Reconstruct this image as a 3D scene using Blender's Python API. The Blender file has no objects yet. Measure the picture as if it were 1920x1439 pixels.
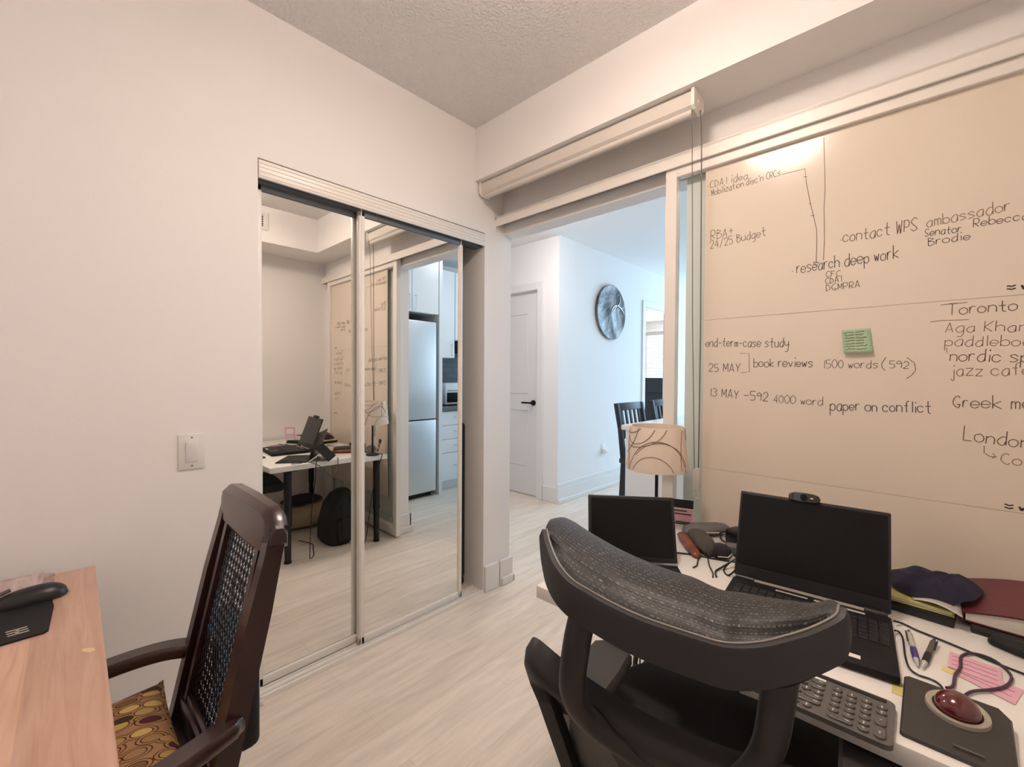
import bpy, bmesh, math, random
from mathutils import Vector, Matrix, noise
random.seed(7)
SC = bpy.context.scene
COL = SC.collection
PI = math.pi
R = math.radians

# ------------------------------------------------------------------ camera, world, light
def lin(h):
    h = h.lstrip('#')
    out = []
    for i in (0, 2, 4):
        c = int(h[i:i + 2], 16) / 255
        out.append(c / 12.92 if c <= .04045 else ((c + .055) / 1.055) ** 2.4)
    return tuple(out)

cd = bpy.data.cameras.new('camera')
cam = bpy.data.objects.new('camera', cd)
COL.objects.link(cam)
cd.sensor_width = 36
cd.lens = 811.1 / 1920 * 36
cd.clip_start = .02
CR = (.72854, .68497, .0061); CU = (-.01643, .00856, .99983); CF = (-.6848, .72852, -.01749)
cam.matrix_world = Matrix(((CR[0], CU[0], -CF[0], 1.768), (CR[1], CU[1], -CF[1], 0),
                           (CR[2], CU[2], -CF[2], 1.22), (0, 0, 0, 1)))
SC.camera = cam

vs = SC.view_settings
vs.view_transform = 'Standard'; vs.look = 'None'; vs.gamma = 1; vs.use_curve_mapping = False
vs.exposure = 0.2

W_ = bpy.data.worlds.new('world'); SC.world = W_; W_.use_nodes = True
bg = W_.node_tree.nodes['Background']
bg.inputs[0].default_value = (.80, .90, 1, 1); bg.inputs[1].default_value = 1.5

def area(name, loc, rot, sx, sy, power, col):
    l = bpy.data.lights.new(name, 'AREA'); l.shape = 'RECTANGLE'; l.size = sx; l.size_y = sy
    l.energy = power; l.color = col
    o = bpy.data.objects.new(name, l); COL.objects.link(o); o.location = loc; o.rotation_euler = rot
    return o
# daylight entering the living room through its big window, and the bedroom window behind the doorway
area('daylight_living_window', (.75, 7.38, 1.45), (R(-90), 0, 0), 2.5, 2.2, 74, (.40, .68, 1))
area('daylight_bedroom_window', (-2.0, 9.85, 1.6), (R(-90), 0, 0), 2.0, 1.8, 60, (.85, .93, 1))

# ------------------------------------------------------------------ mesh builder
Wm = {}
class MB:
    def __init__(s):
        s.bm = bmesh.new()
        s.uv = s.bm.loops.layers.uv.new('UVMap')
    def _add(s, bm2, M=None):
        if M is not None: bmesh.ops.transform(bm2, matrix=M, verts=bm2.verts)
        me = bpy.data.meshes.new('tmp'); bm2.to_mesh(me); bm2.free()
        s.bm.from_mesh(me); bpy.data.meshes.remove(me)
    def box(s, c, d, b=0, rot=None, seg=2, piv=None):
        bm2 = bmesh.new(); bm2.loops.layers.uv.new('UVMap')
        bmesh.ops.create_cube(bm2, size=1, matrix=Matrix.Diagonal((d[0], d[1], d[2], 1)))
        if b > 0:
            bmesh.ops.bevel(bm2, geom=list(bm2.edges), offset=min(b, min(d) * .49), segments=seg, affect='EDGES', profile=.5)
        M = Matrix.Translation(c)
        if rot is not None:
            if isinstance(rot, (int, float)): rot = Matrix.Rotation(rot, 4, 'Z')
            M = M @ rot if piv is None else Matrix.Translation(piv) @ rot @ Matrix.Translation(Vector(c) - Vector(piv))
        s._add(bm2, M); return s
    def bb(s, x0, x1, y0, y1, z0, z1, b=0, seg=2):
        return s.box(((x0 + x1) / 2, (y0 + y1) / 2, (z0 + z1) / 2), (abs(x1 - x0), abs(y1 - y0), abs(z1 - z0)), b, seg=seg)
    def cyl(s, p0, p1, r0, r1=None, n=20):
        return s.tube([p0, p1], [r0, r0 if r1 is None else r1], n)
    def tube(s, pts, r, n=8, closed=False, flat=None):
        pts = [Vector(p) for p in pts]; m = len(pts)
        rs = r if isinstance(r, (list, tuple)) else [r] * m
        rings = []; up = None
        for i, p in enumerate(pts):
            a = pts[i - 1] if (i > 0 or closed) else p
            c = pts[(i + 1) % m] if (i < m - 1 or closed) else p
            t = (c - a).normalized()
            if up is None:
                up = Vector((0, 0, 1)) if abs(t.z) < .9 else Vector((1, 0, 0))
            u = (up - t * up.dot(t))
            if u.length < 1e-5: u = t.orthogonal()
            u.normalize(); v = t.cross(u); up = u
            f1, f2 = flat if flat else (1, 1)
            rings.append([s.bm.verts.new(p + (u * math.cos(2 * PI * k / n) * f1 + v * math.sin(2 * PI * k / n) * f2) * rs[i]) for k in range(n)])
        for i in range(m if closed else m - 1):
            A, B = rings[i], rings[(i + 1) % m]
            for k in range(n):
                s.bm.faces.new((A[k], A[(k + 1) % n], B[(k + 1) % n], B[k]))
        if not closed:
            s.bm.faces.new(rings[0][::-1]); s.bm.faces.new(rings[-1])
        return s
    def lathe(s, prof, c=(0, 0, 0), n=32, M=None, cap=True):
        c = Vector(c); rings = []
        for r, z in prof:
            ring = []
            for k in range(n):
                p = Vector((r * math.cos(2 * PI * k / n), r * math.sin(2 * PI * k / n), z))
                if M is not None: p = M @ p
                ring.append(s.bm.verts.new(c + p))
            rings.append(ring)
        for i in range(len(rings) - 1):
            for k in range(n):
                s.bm.faces.new((rings[i][k], rings[i][(k + 1) % n], rings[i + 1][(k + 1) % n], rings[i + 1][k]))
        if cap:
            s.bm.faces.new(rings[0][::-1]); s.bm.faces.new(rings[-1])
        return s
    def loft(s, secs, closed=True, caps=True, uvs=None):
        rows = [[s.bm.verts.new(p) for p in sec] for sec in secs]
        n = len(rows[0])
        for i in range(len(rows) - 1):
            for k in range(n if closed else n - 1):
                q = (rows[i][k], rows[i][(k + 1) % n], rows[i + 1][(k + 1) % n], rows[i + 1][k])
                f = s.bm.faces.new(q)
                if uvs:
                    for lp, (a, b) in zip(f.loops, ((i, k), (i, k + 1), (i + 1, k + 1), (i + 1, k))):
                        lp[s.uv].uv = uvs(a, b)
        if caps and closed:
            s.bm.faces.new(rows[0][::-1]); s.bm.faces.new(rows[-1])
        return s
    def prism(s, poly, h0, h1, M=None):
        f = lambda p, h: (M @ Vector((p[0], p[1], h))) if M is not None else Vector((p[0], p[1], h))
        return s.loft([[f(p, h0) for p in poly], [f(p, h1) for p in poly]])
    def grid(s, fn, nu, nv, thick=None):
        return s.loft([[fn(i / nu, j / nv) for j in range(nv + 1)] for i in range(nu + 1)], closed=False, caps=False,
                      uvs=lambda a, b: (a / nu, b / nv))
    def ell(s, c, d, rot=None, nu=20, nv=12):
        bm2 = bmesh.new(); bm2.loops.layers.uv.new('UVMap')
        bmesh.ops.create_uvsphere(bm2, u_segments=nu, v_segments=nv, radius=1)
        M = Matrix.Translation(c)
        if rot is not None: M = M @ rot
        s._add(bm2, M @ Matrix.Diagonal((d[0], d[1], d[2], 1))); return s
    def face(s, pts):
        s.bm.faces.new([s.bm.verts.new(p) for p in pts]); return s
    def xf(s, M):
        bmesh.ops.transform(s.bm, matrix=M, verts=s.bm.verts); return s

def link(mb, name, m, parent=None, smooth=35, Wp=None):
    bm = mb.bm
    bmesh.ops.recalc_face_normals(bm, faces=bm.faces)
    W = Wm[parent.name] if parent is not None else (Wp or Matrix())
    bmesh.ops.transform(bm, matrix=W.inverted(), verts=bm.verts)
    me = bpy.data.meshes.new(name); bm.to_mesh(me); bm.free()
    if smooth:
        for p in me.polygons: p.use_smooth = True
        me.set_sharp_from_angle(angle=R(smooth))
    me.materials.append(m)
    o = bpy.data.objects.new(name, me); COL.objects.link(o)
    Wm[o.name] = W
    if parent is not None: o.parent = parent
    else: o.matrix_world = W
    return o
part = link
def tag(o, label, cat, group=None, kind=None):
    o['label'] = label; o['category'] = cat
    if group: o['group'] = group
    if kind: o['kind'] = kind
    return o
def root(name, label, cat, loc=(0, 0, 0), rz=0, group=None, kind=None):
    o = bpy.data.objects.new(name, None); COL.objects.link(o); o.empty_display_size = .1
    M = Matrix.Translation(loc) @ Matrix.Rotation(rz, 4, 'Z')
    o.matrix_world = M; Wm[o.name] = M
    return tag(o, label, cat, group, kind)
def single(mb, name, m, label, cat, loc, group=None, smooth=35, rz=0):
    o = link(mb, name, m, None, smooth, Matrix.Translation(loc) @ Matrix.Rotation(rz, 4, 'Z'))
    return tag(o, label, cat, group)
def struct(mb, name, m, parent=None, smooth=0):
    o = link(mb, name, m, parent, smooth)
    if parent is None: o['kind'] = 'structure'
    return o
def sroot(name, label=None):
    o = bpy.data.objects.new(name, None); COL.objects.link(o); o['kind'] = 'structure'
    if label: o['label'] = label
    Wm[o.name] = Matrix()
    return o
def copy_tree(o, loc, rz=None, label=None, parent=None):
    c = o.copy(); COL.objects.link(c)
    if parent is None:
        c.location = loc
        if rz is not None: c.rotation_euler = (0, 0, rz)
        if label: c['label'] = label
    else: c.parent = parent
    for ch in [x for x in COL.objects if x.parent == o]:
        copy_tree(ch, None, parent=c)
    return c

def cr(pts, k=6, closed=False):
    """smooth curve through points"""
    P = [Vector(p) for p in pts]; n = len(P); out = []
    for i in range(n if closed else n - 1):
        if closed: a, b, c, d = P[i - 1], P[i], P[(i + 1) % n], P[(i + 2) % n]
        else: a, b, c, d = P[max(i - 1, 0)], P[i], P[i + 1], P[min(i + 2, n - 1)]
        for j in range(k):
            t = j / k
            out.append(.5 * ((2 * b) + (c - a) * t + (2 * a - 5 * b + 4 * c - d) * t * t + (3 * b - a - 3 * c + d) * t ** 3))
    if not closed: out.append(P[-1])
    return out

# ------------------------------------------------------------------ materials
MATS = {}
def pm(name, hexcol, rough=.5, metal=0, spec=.5, bump=None, vary=None, coat=0, emit=None):
    m = bpy.data.materials.new(name); m.use_nodes = True
    nt = m.node_tree; b = nt.nodes['Principled BSDF']
    c = lin(hexcol) if isinstance(hexcol, str) else hexcol
    b.inputs['Base Color'].default_value = (*c, 1)
    b.inputs['Roughness'].default_value = rough
    b.inputs['Metallic'].default_value = metal
    b.inputs['Specular IOR Level'].default_value = spec
    b.inputs['Coat Weight'].default_value = coat
    if emit:
        b.inputs['Emission Color'].default_value = (*emit[0], 1); b.inputs['Emission Strength'].default_value = emit[1]
    if bump or vary:
        tc = nt.nodes.new('ShaderNodeTexCoord')
    if bump:
        n = nt.nodes.new('ShaderNodeTexNoise'); n.inputs['Scale'].default_value = bump[0]; n.inputs['Detail'].default_value = 3
        nt.links.new(tc.outputs['Object'], n.inputs['Vector'])
        bp = nt.nodes.new('ShaderNodeBump'); bp.inputs['Strength'].default_value = bump[1]; bp.inputs['Distance'].default_value = bump[2] if len(bump) > 2 else .004
        nt.links.new(n.outputs[0], bp.inputs['Height']); nt.links.new(bp.outputs[0], b.inputs['Normal'])
    if vary:
        n = nt.nodes.new('ShaderNodeTexNoise'); n.inputs['Scale'].default_value = vary[0]; n.inputs['Detail'].default_value = 4
        mp = nt.nodes.new('ShaderNodeMapping'); mp.inputs['Scale'].default_value = vary[3] if len(vary) > 3 else (1, 1, 1)
        nt.links.new(tc.outputs['Object'], mp.inputs[0]); nt.links.new(mp.outputs[0], n.inputs['Vector'])
        mx = nt.nodes.new('ShaderNodeMix'); mx.data_type = 'RGBA'
        mx.inputs[6].default_value = (*c, 1); mx.inputs[7].default_value = (*lin(vary[1]), 1)
        rp = nt.nodes.new('ShaderNodeMapRange'); rp.inputs[1].default_value = .5 - vary[2]; rp.inputs[2].default_value = .5 + vary[2]
        nt.links.new(n.outputs[0], rp.inputs[0]); nt.links.new(rp.outputs[0], mx.inputs[0]); nt.links.new(mx.outputs[2], b.inputs['Base Color'])
    MATS[name] = m
    return m

M_wall = pm('wall_paint', '#f6f3f0', .75, spec=.3, bump=(260, .12, .002))
M_ceil = pm('popcorn_ceiling', '#f6f4f1', .95, spec=.1, bump=(85, 1.0, .016))
M_trim = pm('white_trim_paint', '#ebe8e4', .4)
M_doorpaint = pm('white_door_paint', '#e6e3e0', .45)
M_alu = pm('satin_white_aluminium', '#f3eee6', .38, .03)
M_track = pm('grey_track_metal', '#70757a', .4, .6)
M_pvc = pm('blind_fabric', '#d8d1c8', .6)
M_mirror = pm('mirror_glass', (.86, .87, .855), .0, 1)
M_black = pm('black_plastic', '#141416', .38)
M_blackm = pm('black_matte', '#131315', .65, spec=.3)
M_shell = pm('black_headrest_shell', '#0a0a0b', .7, spec=.2)
M_screen = pm('black_screen', '#07080a', .28, spec=.22)
M_screenb = pm('dark_bezel', '#222225', .5, spec=.3)
M_white = pm('white_laminate', '#f2efe9', .25)
M_desk_edge = M_white
M_deskleg = pm('black_steel', '#1b1d22', .35, .3)
M_armpad = pm('armrest_pad', '#35312f', .7)
M_ofab = pm('office_seat_fabric', '#101011', .8, bump=(300, .3))
M_frameblk = pm('charcoal_nylon', '#262425', .5, spec=.4)
M_walnut = pm('dark_walnut', '#2c1a1a', .3, vary=(9, '#3b2321', .3, (1, 1, .15)), coat=.25)
M_cane = pm('woven_cane', '#2b1f1f', .3)
M_grey = pm('grey_plastic', '#605d59', .5)
M_keycap = pm('keycap_grey', '#5a5753', .4)
M_ink = pm('marker_ink', '#3d2e28', .6)
M_ink2 = pm('marker_ink_faded', '#6b5748', .7)
M_ink3 = pm('marker_ink_pale', '#8d7864', .7)
M_navy = pm('navy_fabric', '#1c1a30', .9, bump=(220, .4))
M_burg = pm('burgundy_leather', '#5c232a', .45, bump=(160, .25))
M_paper = pm('paper', '#efe9dd', .8)
M_steel = pm('stainless_steel', '#dcdedf', .36, .8)
M_chrome = pm('chrome', '#c8c8c8', .15, 1)
M_kit = pm('white_kitchen_gloss', '#eef0f1', .3)
M_counter = pm('grey_counter', '#6d6f72', .35)
M_stool = pm('black_stained_wood', '#191b22', .4)
M_navyp = pm('dark_blue_lacquer', '#23303f', .4)
M_lampshade = pm('lamp_shade_fabric', '#efdfce', .8, spec=.2)
M_shadeline = pm('lamp_shade_print', '#7a6650', .8)
M_clear = pm('clear_plastic', '#c9c7bd', .12)
M_brown = pm('brown_leather', '#8a4a2c', .4, vary=(40, '#5d2a18', .2))
M_suede = pm('grey_suede', '#4a4640', .95, bump=(240, .5))
M_greyrub = pm('grey_rubber', '#5f5c5a', .6)
M_plum = pm('plum_fabric', '#251a2e', .85)
M_beige = pm('beige_fleece', '#b3a184', .95, bump=(90, .8, .01))
M_bagblk = pm('black_nylon', '#101114', .75, bump=(300, .3))
M_green = pm('green_note_paper', '#a9c4a2', .85)
M_pink = pm('pink_note_paper', '#e3b0c0', .85)
M_yellow = pm('yellow_note_paper', '#e3d489', .85)
M_lime = pm('lime_folder', '#c4bb78', .6)
M_purple = pm('purple_cord', '#45303f', .5)
M_penblue = pm('purple_grip', '#4b3f86', .4)
M_redball = pm('ruby_ball', '#5a1218', .12, coat=1)
M_tball = pm('trackball_grey', '#35332f', .4)
M_gold = pm('warm_grey_ring', '#b5afa0', .35, .3)
M_rug = pm('woven_cloth', '#d8c8c4', .9, vary=(30, '#a68b86', .22, (.35, 2.2, 1)))

def floor_mat():
    m = bpy.data.materials.new('vinyl_plank_floor'); m.use_nodes = True; nt = m.node_tree; N = nt.nodes; L = nt.links
    b = N['Principled BSDF']; b.inputs['Roughness'].default_value = .42; b.inputs['Specular IOR Level'].default_value = .4
    g = N.new('ShaderNodeNewGeometry'); sp = N.new('ShaderNodeSeparateXYZ'); L.new(g.outputs['Position'], sp.inputs[0])
    cb = N.new('ShaderNodeCombineXYZ'); L.new(sp.outputs[1], cb.inputs[0]); L.new(sp.outputs[0], cb.inputs[1])
    br = N.new('ShaderNodeTexBrick'); br.inputs['Scale'].default_value = 1
    br.inputs['Brick Width'].default_value = 1.22; br.inputs['Row Height'].default_value = .152
    br.inputs['Mortar Size'].default_value = .0009; br.inputs['Mortar Smooth'].default_value = .6; br.offset = .37
    br.inputs['Color1'].default_value = (*lin('#efe2d2'), 1); br.inputs['Color2'].default_value = (*lin('#e6d8c6'), 1)
    br.inputs['Mortar'].default_value = (*lin('#cfc2b4'), 1)
    L.new(cb.outputs[0], br.inputs['Vector'])
    mp = N.new('ShaderNodeMapping'); mp.inputs['Scale'].default_value = (2.2, 17, 1); L.new(cb.outputs[0], mp.inputs[0])
    n1 = N.new('ShaderNodeTexNoise'); n1.inputs['Scale'].default_value = 1.5; n1.inputs['Detail'].default_value = 8; n1.inputs['Roughness'].default_value = .65
    n1.inputs['Distortion'].default_value = .6
    L.new(mp.outputs[0], n1.inputs['Vector'])
    r = N.new('ShaderNodeMapRange'); r.inputs[1].default_value = .3; r.inputs[2].default_value = .7; r.inputs[3].default_value = .80; r.inputs[4].default_value = 1.06
    L.new(n1.outputs[0], r.inputs[0])
    mx = N.new('ShaderNodeMix'); mx.data_type = 'RGBA'; mx.blend_type = 'MULTIPLY'; mx.inputs[0].default_value = 1
    L.new(br.outputs[0], mx.inputs[6]); L.new(r.outputs[0], mx.inputs[7])
    L.new(mx.outputs[2], b.inputs['Base Color'])
    bp = N.new('ShaderNodeBump'); bp.inputs['Strength'].default_value = .12; bp.inputs['Distance'].default_value = .002
    L.new(n1.outputs[0], bp.inputs['Height']); L.new(bp.outputs[0], b.inputs['Normal'])
    return m
M_floor = floor_mat()

def wood_mat(name, c1, c2, c3, rough):
    m = bpy.data.materials.new(name); m.use_nodes = True; nt = m.node_tree; N = nt.nodes; L = nt.links
    b = N['Principled BSDF']; b.inputs['Roughness'].default_value = rough
    tc = N.new('ShaderNodeTexCoord'); mp = N.new('ShaderNodeMapping'); mp.inputs['Scale'].default_value = (2.2, 34, 20)
    L.new(tc.outputs['Object'], mp.inputs[0])
    n = N.new('ShaderNodeTexNoise'); n.inputs['Scale'].default_value = 1.6; n.inputs['Detail'].default_value = 8; n.inputs['Distortion'].default_value = 1.1
    L.new(mp.outputs[0], n.inputs['Vector'])
    cr_ = N.new('ShaderNodeValToRGB'); e = cr_.color_ramp.elements
    e[0].position = .3; e[0].color = (*lin(c1), 1); e[1].position = .7; e[1].color = (*lin(c3), 1)
    x = e.new(.5); x.color = (*lin(c2), 1)
    L.new(n.outputs[0], cr_.inputs[0])
    br = N.new('ShaderNodeTexBrick'); br.inputs['Scale'].default_value = 1; br.inputs['Brick Width'].default_value = 3; br.inputs['Row Height'].default_value = .105
    br.inputs['Mortar Size'].default_value = 0
    br.inputs['Color1'].default_value = (.86, .84, .84, 1); br.inputs['Color2'].default_value = (1.06, 1.04, 1.0, 1)
    L.new(tc.outputs['Object'], br.inputs['Vector'])
    mx = N.new('ShaderNodeMix'); mx.data_type = 'RGBA'; mx.blend_type = 'MULTIPLY'; mx.inputs[0].default_value = 1
    L.new(cr_.outputs[0], mx.inputs[6]); L.new(br.outputs[0], mx.inputs[7]); L.new(mx.outputs[2], b.inputs['Base Color'])
    return m
M_desk_wood = wood_mat('oak_veneer', '#c49c86', '#d0aa94', '#dab7a2', .42)

def glass_mat(name, tint, refl):
    m = bpy.data.materials.new(name); m.use_nodes = True; nt = m.node_tree; N = nt.nodes; L = nt.links
    N.remove(N['Principled BSDF'])
    t = N.new('ShaderNodeBsdfTransparent'); t.inputs[0].default_value = (*tint, 1)
    g = N.new('ShaderNodeBsdfGlossy'); g.inputs['Roughness'].default_value = .01
    f = N.new('ShaderNodeFresnel'); f.inputs[0].default_value = 1.5
    ge = N.new('ShaderNodeNewGeometry'); iv = N.new('ShaderNodeMath'); iv.operation = 'SUBTRACT'; iv.inputs[0].default_value = refl; L.new(ge.outputs['Backfacing'], iv.inputs[1]); iv.use_clamp = True
    mu = N.new('ShaderNodeMath'); mu.operation = 'MULTIPLY'; L.new(f.outputs[0], mu.inputs[0]); L.new(iv.outputs[0], mu.inputs[1])
    x = N.new('ShaderNodeMixShader'); L.new(mu.outputs[0], x.inputs[0]); L.new(t.outputs[0], x.inputs[1]); L.new(g.outputs[0], x.inputs[2])
    L.new(x.outputs[0], N['Material Output'].inputs[0]); return m
M_glass = glass_mat('door_glass', (.93, .96, .95), 1.0)
M_winglass = glass_mat('window_glass', (.97, .99, 1), .6)

def mesh_fabric(name, hexcol, hexhi, su, sv, open_=0.0, rough=.35):
    """woven mesh: dark threads in UV space, optional real holes"""
    m = bpy.data.materials.new(name); m.use_nodes = True; nt = m.node_tree; N = nt.nodes; L = nt.links
    b = N['Principled BSDF']; b.inputs['Roughness'].default_value = rough
    uv = N.new('ShaderNodeUVMap'); uv.uv_map = 'UVMap'
    mp = N.new('ShaderNodeMapping'); mp.inputs['Scale'].default_value = (su, sv, 1); L.new(uv.outputs[0], mp.inputs[0])
    br = N.new('ShaderNodeTexBrick'); br.inputs['Scale'].default_value = 1; br.inputs['Brick Width'].default_value = 1; br.inputs['Row Height'].default_value = .5
    br.inputs['Mortar Size'].default_value = .17; br.inputs['Mortar Smooth'].default_value = .3; br.offset = .5
    L.new(mp.outputs[0], br.inputs['Vector'])
    nz = N.new('ShaderNodeTexNoise'); nz.inputs['Scale'].default_value = 1.3; nz.inputs['Detail'].default_value = 2; L.new(mp.outputs[0], nz.inputs['Vector'])  # noise mixed into the thread colour to imitate sparkle
    nr = N.new('ShaderNodeMapRange'); nr.inputs[1].default_value = .35; nr.inputs[2].default_value = .75; L.new(nz.outputs[0], nr.inputs[0])
    pr = N.new('ShaderNodeMath'); pr.operation = 'MULTIPLY'; L.new(br.outputs[0], pr.inputs[0]); L.new(nr.outputs[0], pr.inputs[1])
    br.inputs['Color1'].default_value = (1, 1, 1, 1); br.inputs['Color2'].default_value = (.45, .45, .45, 1); br.inputs['Mortar'].default_value = (0, 0, 0, 1)
    mx = N.new('ShaderNodeMix'); mx.data_type = 'RGBA'; mx.inputs[6].default_value = (*lin(hexcol), 1); mx.inputs[7].default_value = (*lin(hexhi), 1)
    L.new(pr.outputs[0], mx.inputs[0]); L.new(mx.outputs[2], b.inputs['Base Color'])
    bp = N.new('ShaderNodeBump'); bp.inputs['Strength'].default_value = .9; bp.inputs['Distance'].default_value = .002
    L.new(br.outputs[0], bp.inputs['Height']); L.new(bp.outputs[0], b.inputs['Normal'])
    if open_ > 0:
        t = N.new('ShaderNodeBsdfTransparent'); x = N.new('ShaderNodeMixShader')
        gt = N.new('ShaderNodeMath'); gt.operation = 'GREATER_THAN'; gt.inputs[1].default_value = .3; L.new(br.outputs[0], gt.inputs[0])
        mu = N.new('ShaderNodeMath'); mu.operation = 'MULTIPLY'; mu.inputs[1].default_value = open_; L.new(gt.outputs[0], mu.inputs[0])
        L.new(mu.outputs[0], x.inputs[0]); L.new(b.outputs[0], x.inputs[1]); L.new(t.outputs[0], x.inputs[2])
        L.new(x.outputs[0], N['Material Output'].inputs[0])
    return m
M_hmesh = mesh_fabric('headrest_mesh', '#040404', '#857c72', 70, 13, 0, .5)
M_bmesh = mesh_fabric('backrest_mesh', '#0c0c0d', '#2a2a2c', 60, 90, .35)

def oval_fabric():
    m = bpy.data.materials.new('oval_print_fabric'); m.use_nodes = True; nt = m.node_tree; N = nt.nodes; L = nt.links
    b = N['Principled BSDF']; b.inputs['Roughness'].default_value = .9; b.inputs['Specular IOR Level'].default_value = .15
    tc = N.new('ShaderNodeTexCoord'); mp = N.new('ShaderNodeMapping'); mp.inputs['Scale'].default_value = (34, 22, 1)
    mp.inputs['Rotation'].default_value = (0, 0, R(8))
    L.new(tc.outputs['Object'], mp.inputs[0])
    v = N.new('ShaderNodeTexVoronoi'); v.voronoi_dimensions = '2D'; v.inputs['Scale'].default_value = 1; v.inputs['Randomness'].default_value = .6
    L.new(mp.outputs[0], v.inputs['Vector'])
    sp = N.new('ShaderNodeSeparateColor'); L.new(v.outputs['Color'], sp.inputs[0])
    r1 = N.new('ShaderNodeValToRGB'); r1.color_ramp.interpolation = 'CONSTANT'; e = r1.color_ramp.elements
    cols = ['#c9a765', '#8a6a4c', '#b79a63', '#5b2f36', '#a5825c', '#c4705c', '#d0b370', '#7d6248', '#4b3a2c', '#b8935f']
    e[0].position = 0; e[0].color = (*lin(cols[0]), 1); e[1].position = .1; e[1].color = (*lin(cols[1]), 1)
    for i in range(2, 10):
        x = e.new(i / 10); x.color = (*lin(cols[i]), 1)
    L.new(sp.outputs[0], r1.inputs[0])
    r2 = N.new('ShaderNodeValToRGB'); r2.color_ramp.interpolation = 'CONSTANT'; f = r2.color_ramp.elements
    f[0].position = 0; f[0].color = (0, 0, 0, 1); f[1].position = .36; f[1].color = (1, 1, 1, 1)   # inner oval | ring
    L.new(v.outputs['Distance'], r2.inputs[0])
    ring = N.new('ShaderNodeMix'); ring.data_type = 'RGBA'; L.new(r2.outputs[0], ring.inputs[0]); L.new(r1.outputs[0], ring.inputs[6]); ring.inputs[7].default_value = (*lin('#a9835f'), 1)
    def edge(lo, hi):
        a = N.new('ShaderNodeMath'); a.operation = 'GREATER_THAN'; a.inputs[1].default_value = lo; L.new(v.outputs['Distance'], a.inputs[0])
        c = N.new('ShaderNodeMath'); c.operation = 'LESS_THAN'; c.inputs[1].default_value = hi; L.new(v.outputs['Distance'], c.inputs[0])
        d = N.new('ShaderNodeMath'); d.operation = 'MULTIPLY'; L.new(a.outputs[0], d.inputs[0]); L.new(c.outputs[0], d.inputs[1]); return d
    e1, e2 = edge(.34, .39), edge(.50, .55)
    s_ = N.new('ShaderNodeMath'); s_.operation = 'MAXIMUM'; L.new(e1.outputs[0], s_.inputs[0]); L.new(e2.outputs[0], s_.inputs[1])
    fin = N.new('ShaderNodeMix'); fin.data_type = 'RGBA'; L.new(s_.outputs[0], fin.inputs[0]); L.new(ring.outputs[2], fin.inputs[6]); fin.inputs[7].default_value = (*lin('#4d331d'), 1)
    L.new(fin.outputs[2], b.inputs['Base Color'])
    return m
M_oval = oval_fabric()

def tile_mat():
    m = bpy.data.materials.new('slate_backsplash_tile'); m.use_nodes = True; nt = m.node_tree; N = nt.nodes; L = nt.links
    b = N['Principled BSDF']; b.inputs['Roughness'].default_value = .25
    g = N.new('ShaderNodeNewGeometry'); sp = N.new('ShaderNodeSeparateXYZ'); L.new(g.outputs['Position'], sp.inputs[0])
    cb = N.new('ShaderNodeCombineXYZ'); L.new(sp.outputs[1], cb.inputs[0]); L.new(sp.outputs[2], cb.inputs[1])
    br = N.new('ShaderNodeTexBrick'); br.inputs['Scale'].default_value = 1; br.inputs['Brick Width'].default_value = .2; br.inputs['Row Height'].default_value = .066
    br.inputs['Mortar Size'].default_value = .003
    br.inputs['Color1'].default_value = (*lin('#3d4650'), 1); br.inputs['Color2'].default_value = (*lin('#55606b'), 1); br.inputs['Mortar'].default_value = (*lin('#23282d'), 1)
    L.new(cb.outputs[0], br.inputs['Vector']); L.new(br.outputs[0], b.inputs['Base Color']); return m
M_tile = tile_mat()

def dome_mat():
    return pm('lit_opal_glass', '#fff3e0', .3, emit=((1, .82, .71), 47))
M_dome = dome_mat()
M_kitfill = pm('kitchen_fill_glow', '#f4f8ff', .3, emit=((.86, .94, 1), 27))  # glow of the added kitchen fill lamp
M_domeup = pm('ceiling_fill_glow', '#fff3e0', .3, emit=((1, .82, .71), 70))  # extra glow added on the lamp's upper side to brighten the ceiling
M_hallfill = pm('hall_fill_glow', '#fff3e0', .3, emit=((1, .90, .86), 40))  # glow of the added hall fill lamp
M_board = pm('whiteboard_film', '#e8dccb', .16, spec=.5)
M_disc = pm('hammered_metal', '#84807b', .34, .6, vary=(4.5, '#3b3938', .15, (1, 1.4, .5)), bump=(6, .5, .04))
M_rim = pm('painted_rim_highlight', '#8f8980', .3)  # pale grey painted in for the highlight along the headrest edge
M_chip = pm('bare_veneer', '#e2cba9', .8)

# ================================================================== SETTING
ZC = 2.555
def rect_with_hole(mb, axis, a0, a1, u0, u1, z0, z1, hu0, hu1, hz0, hz1):
    """wall slab between a0,a1 along its thickness axis, with one rectangular opening"""
    for (p, q, r, t) in ((u0, hu0, z0, z1), (hu1, u1, z0, z1), (hu0, hu1, hz1, z1), (hu0, hu1, z0, hz0)):
        if q - p < 1e-4 or t - r < 1e-4: continue
        if axis == 'x': mb.bb(a0, a1, p, q, r, t)
        else: mb.bb(p, q, a0, a1, r, t)
    return mb

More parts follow.
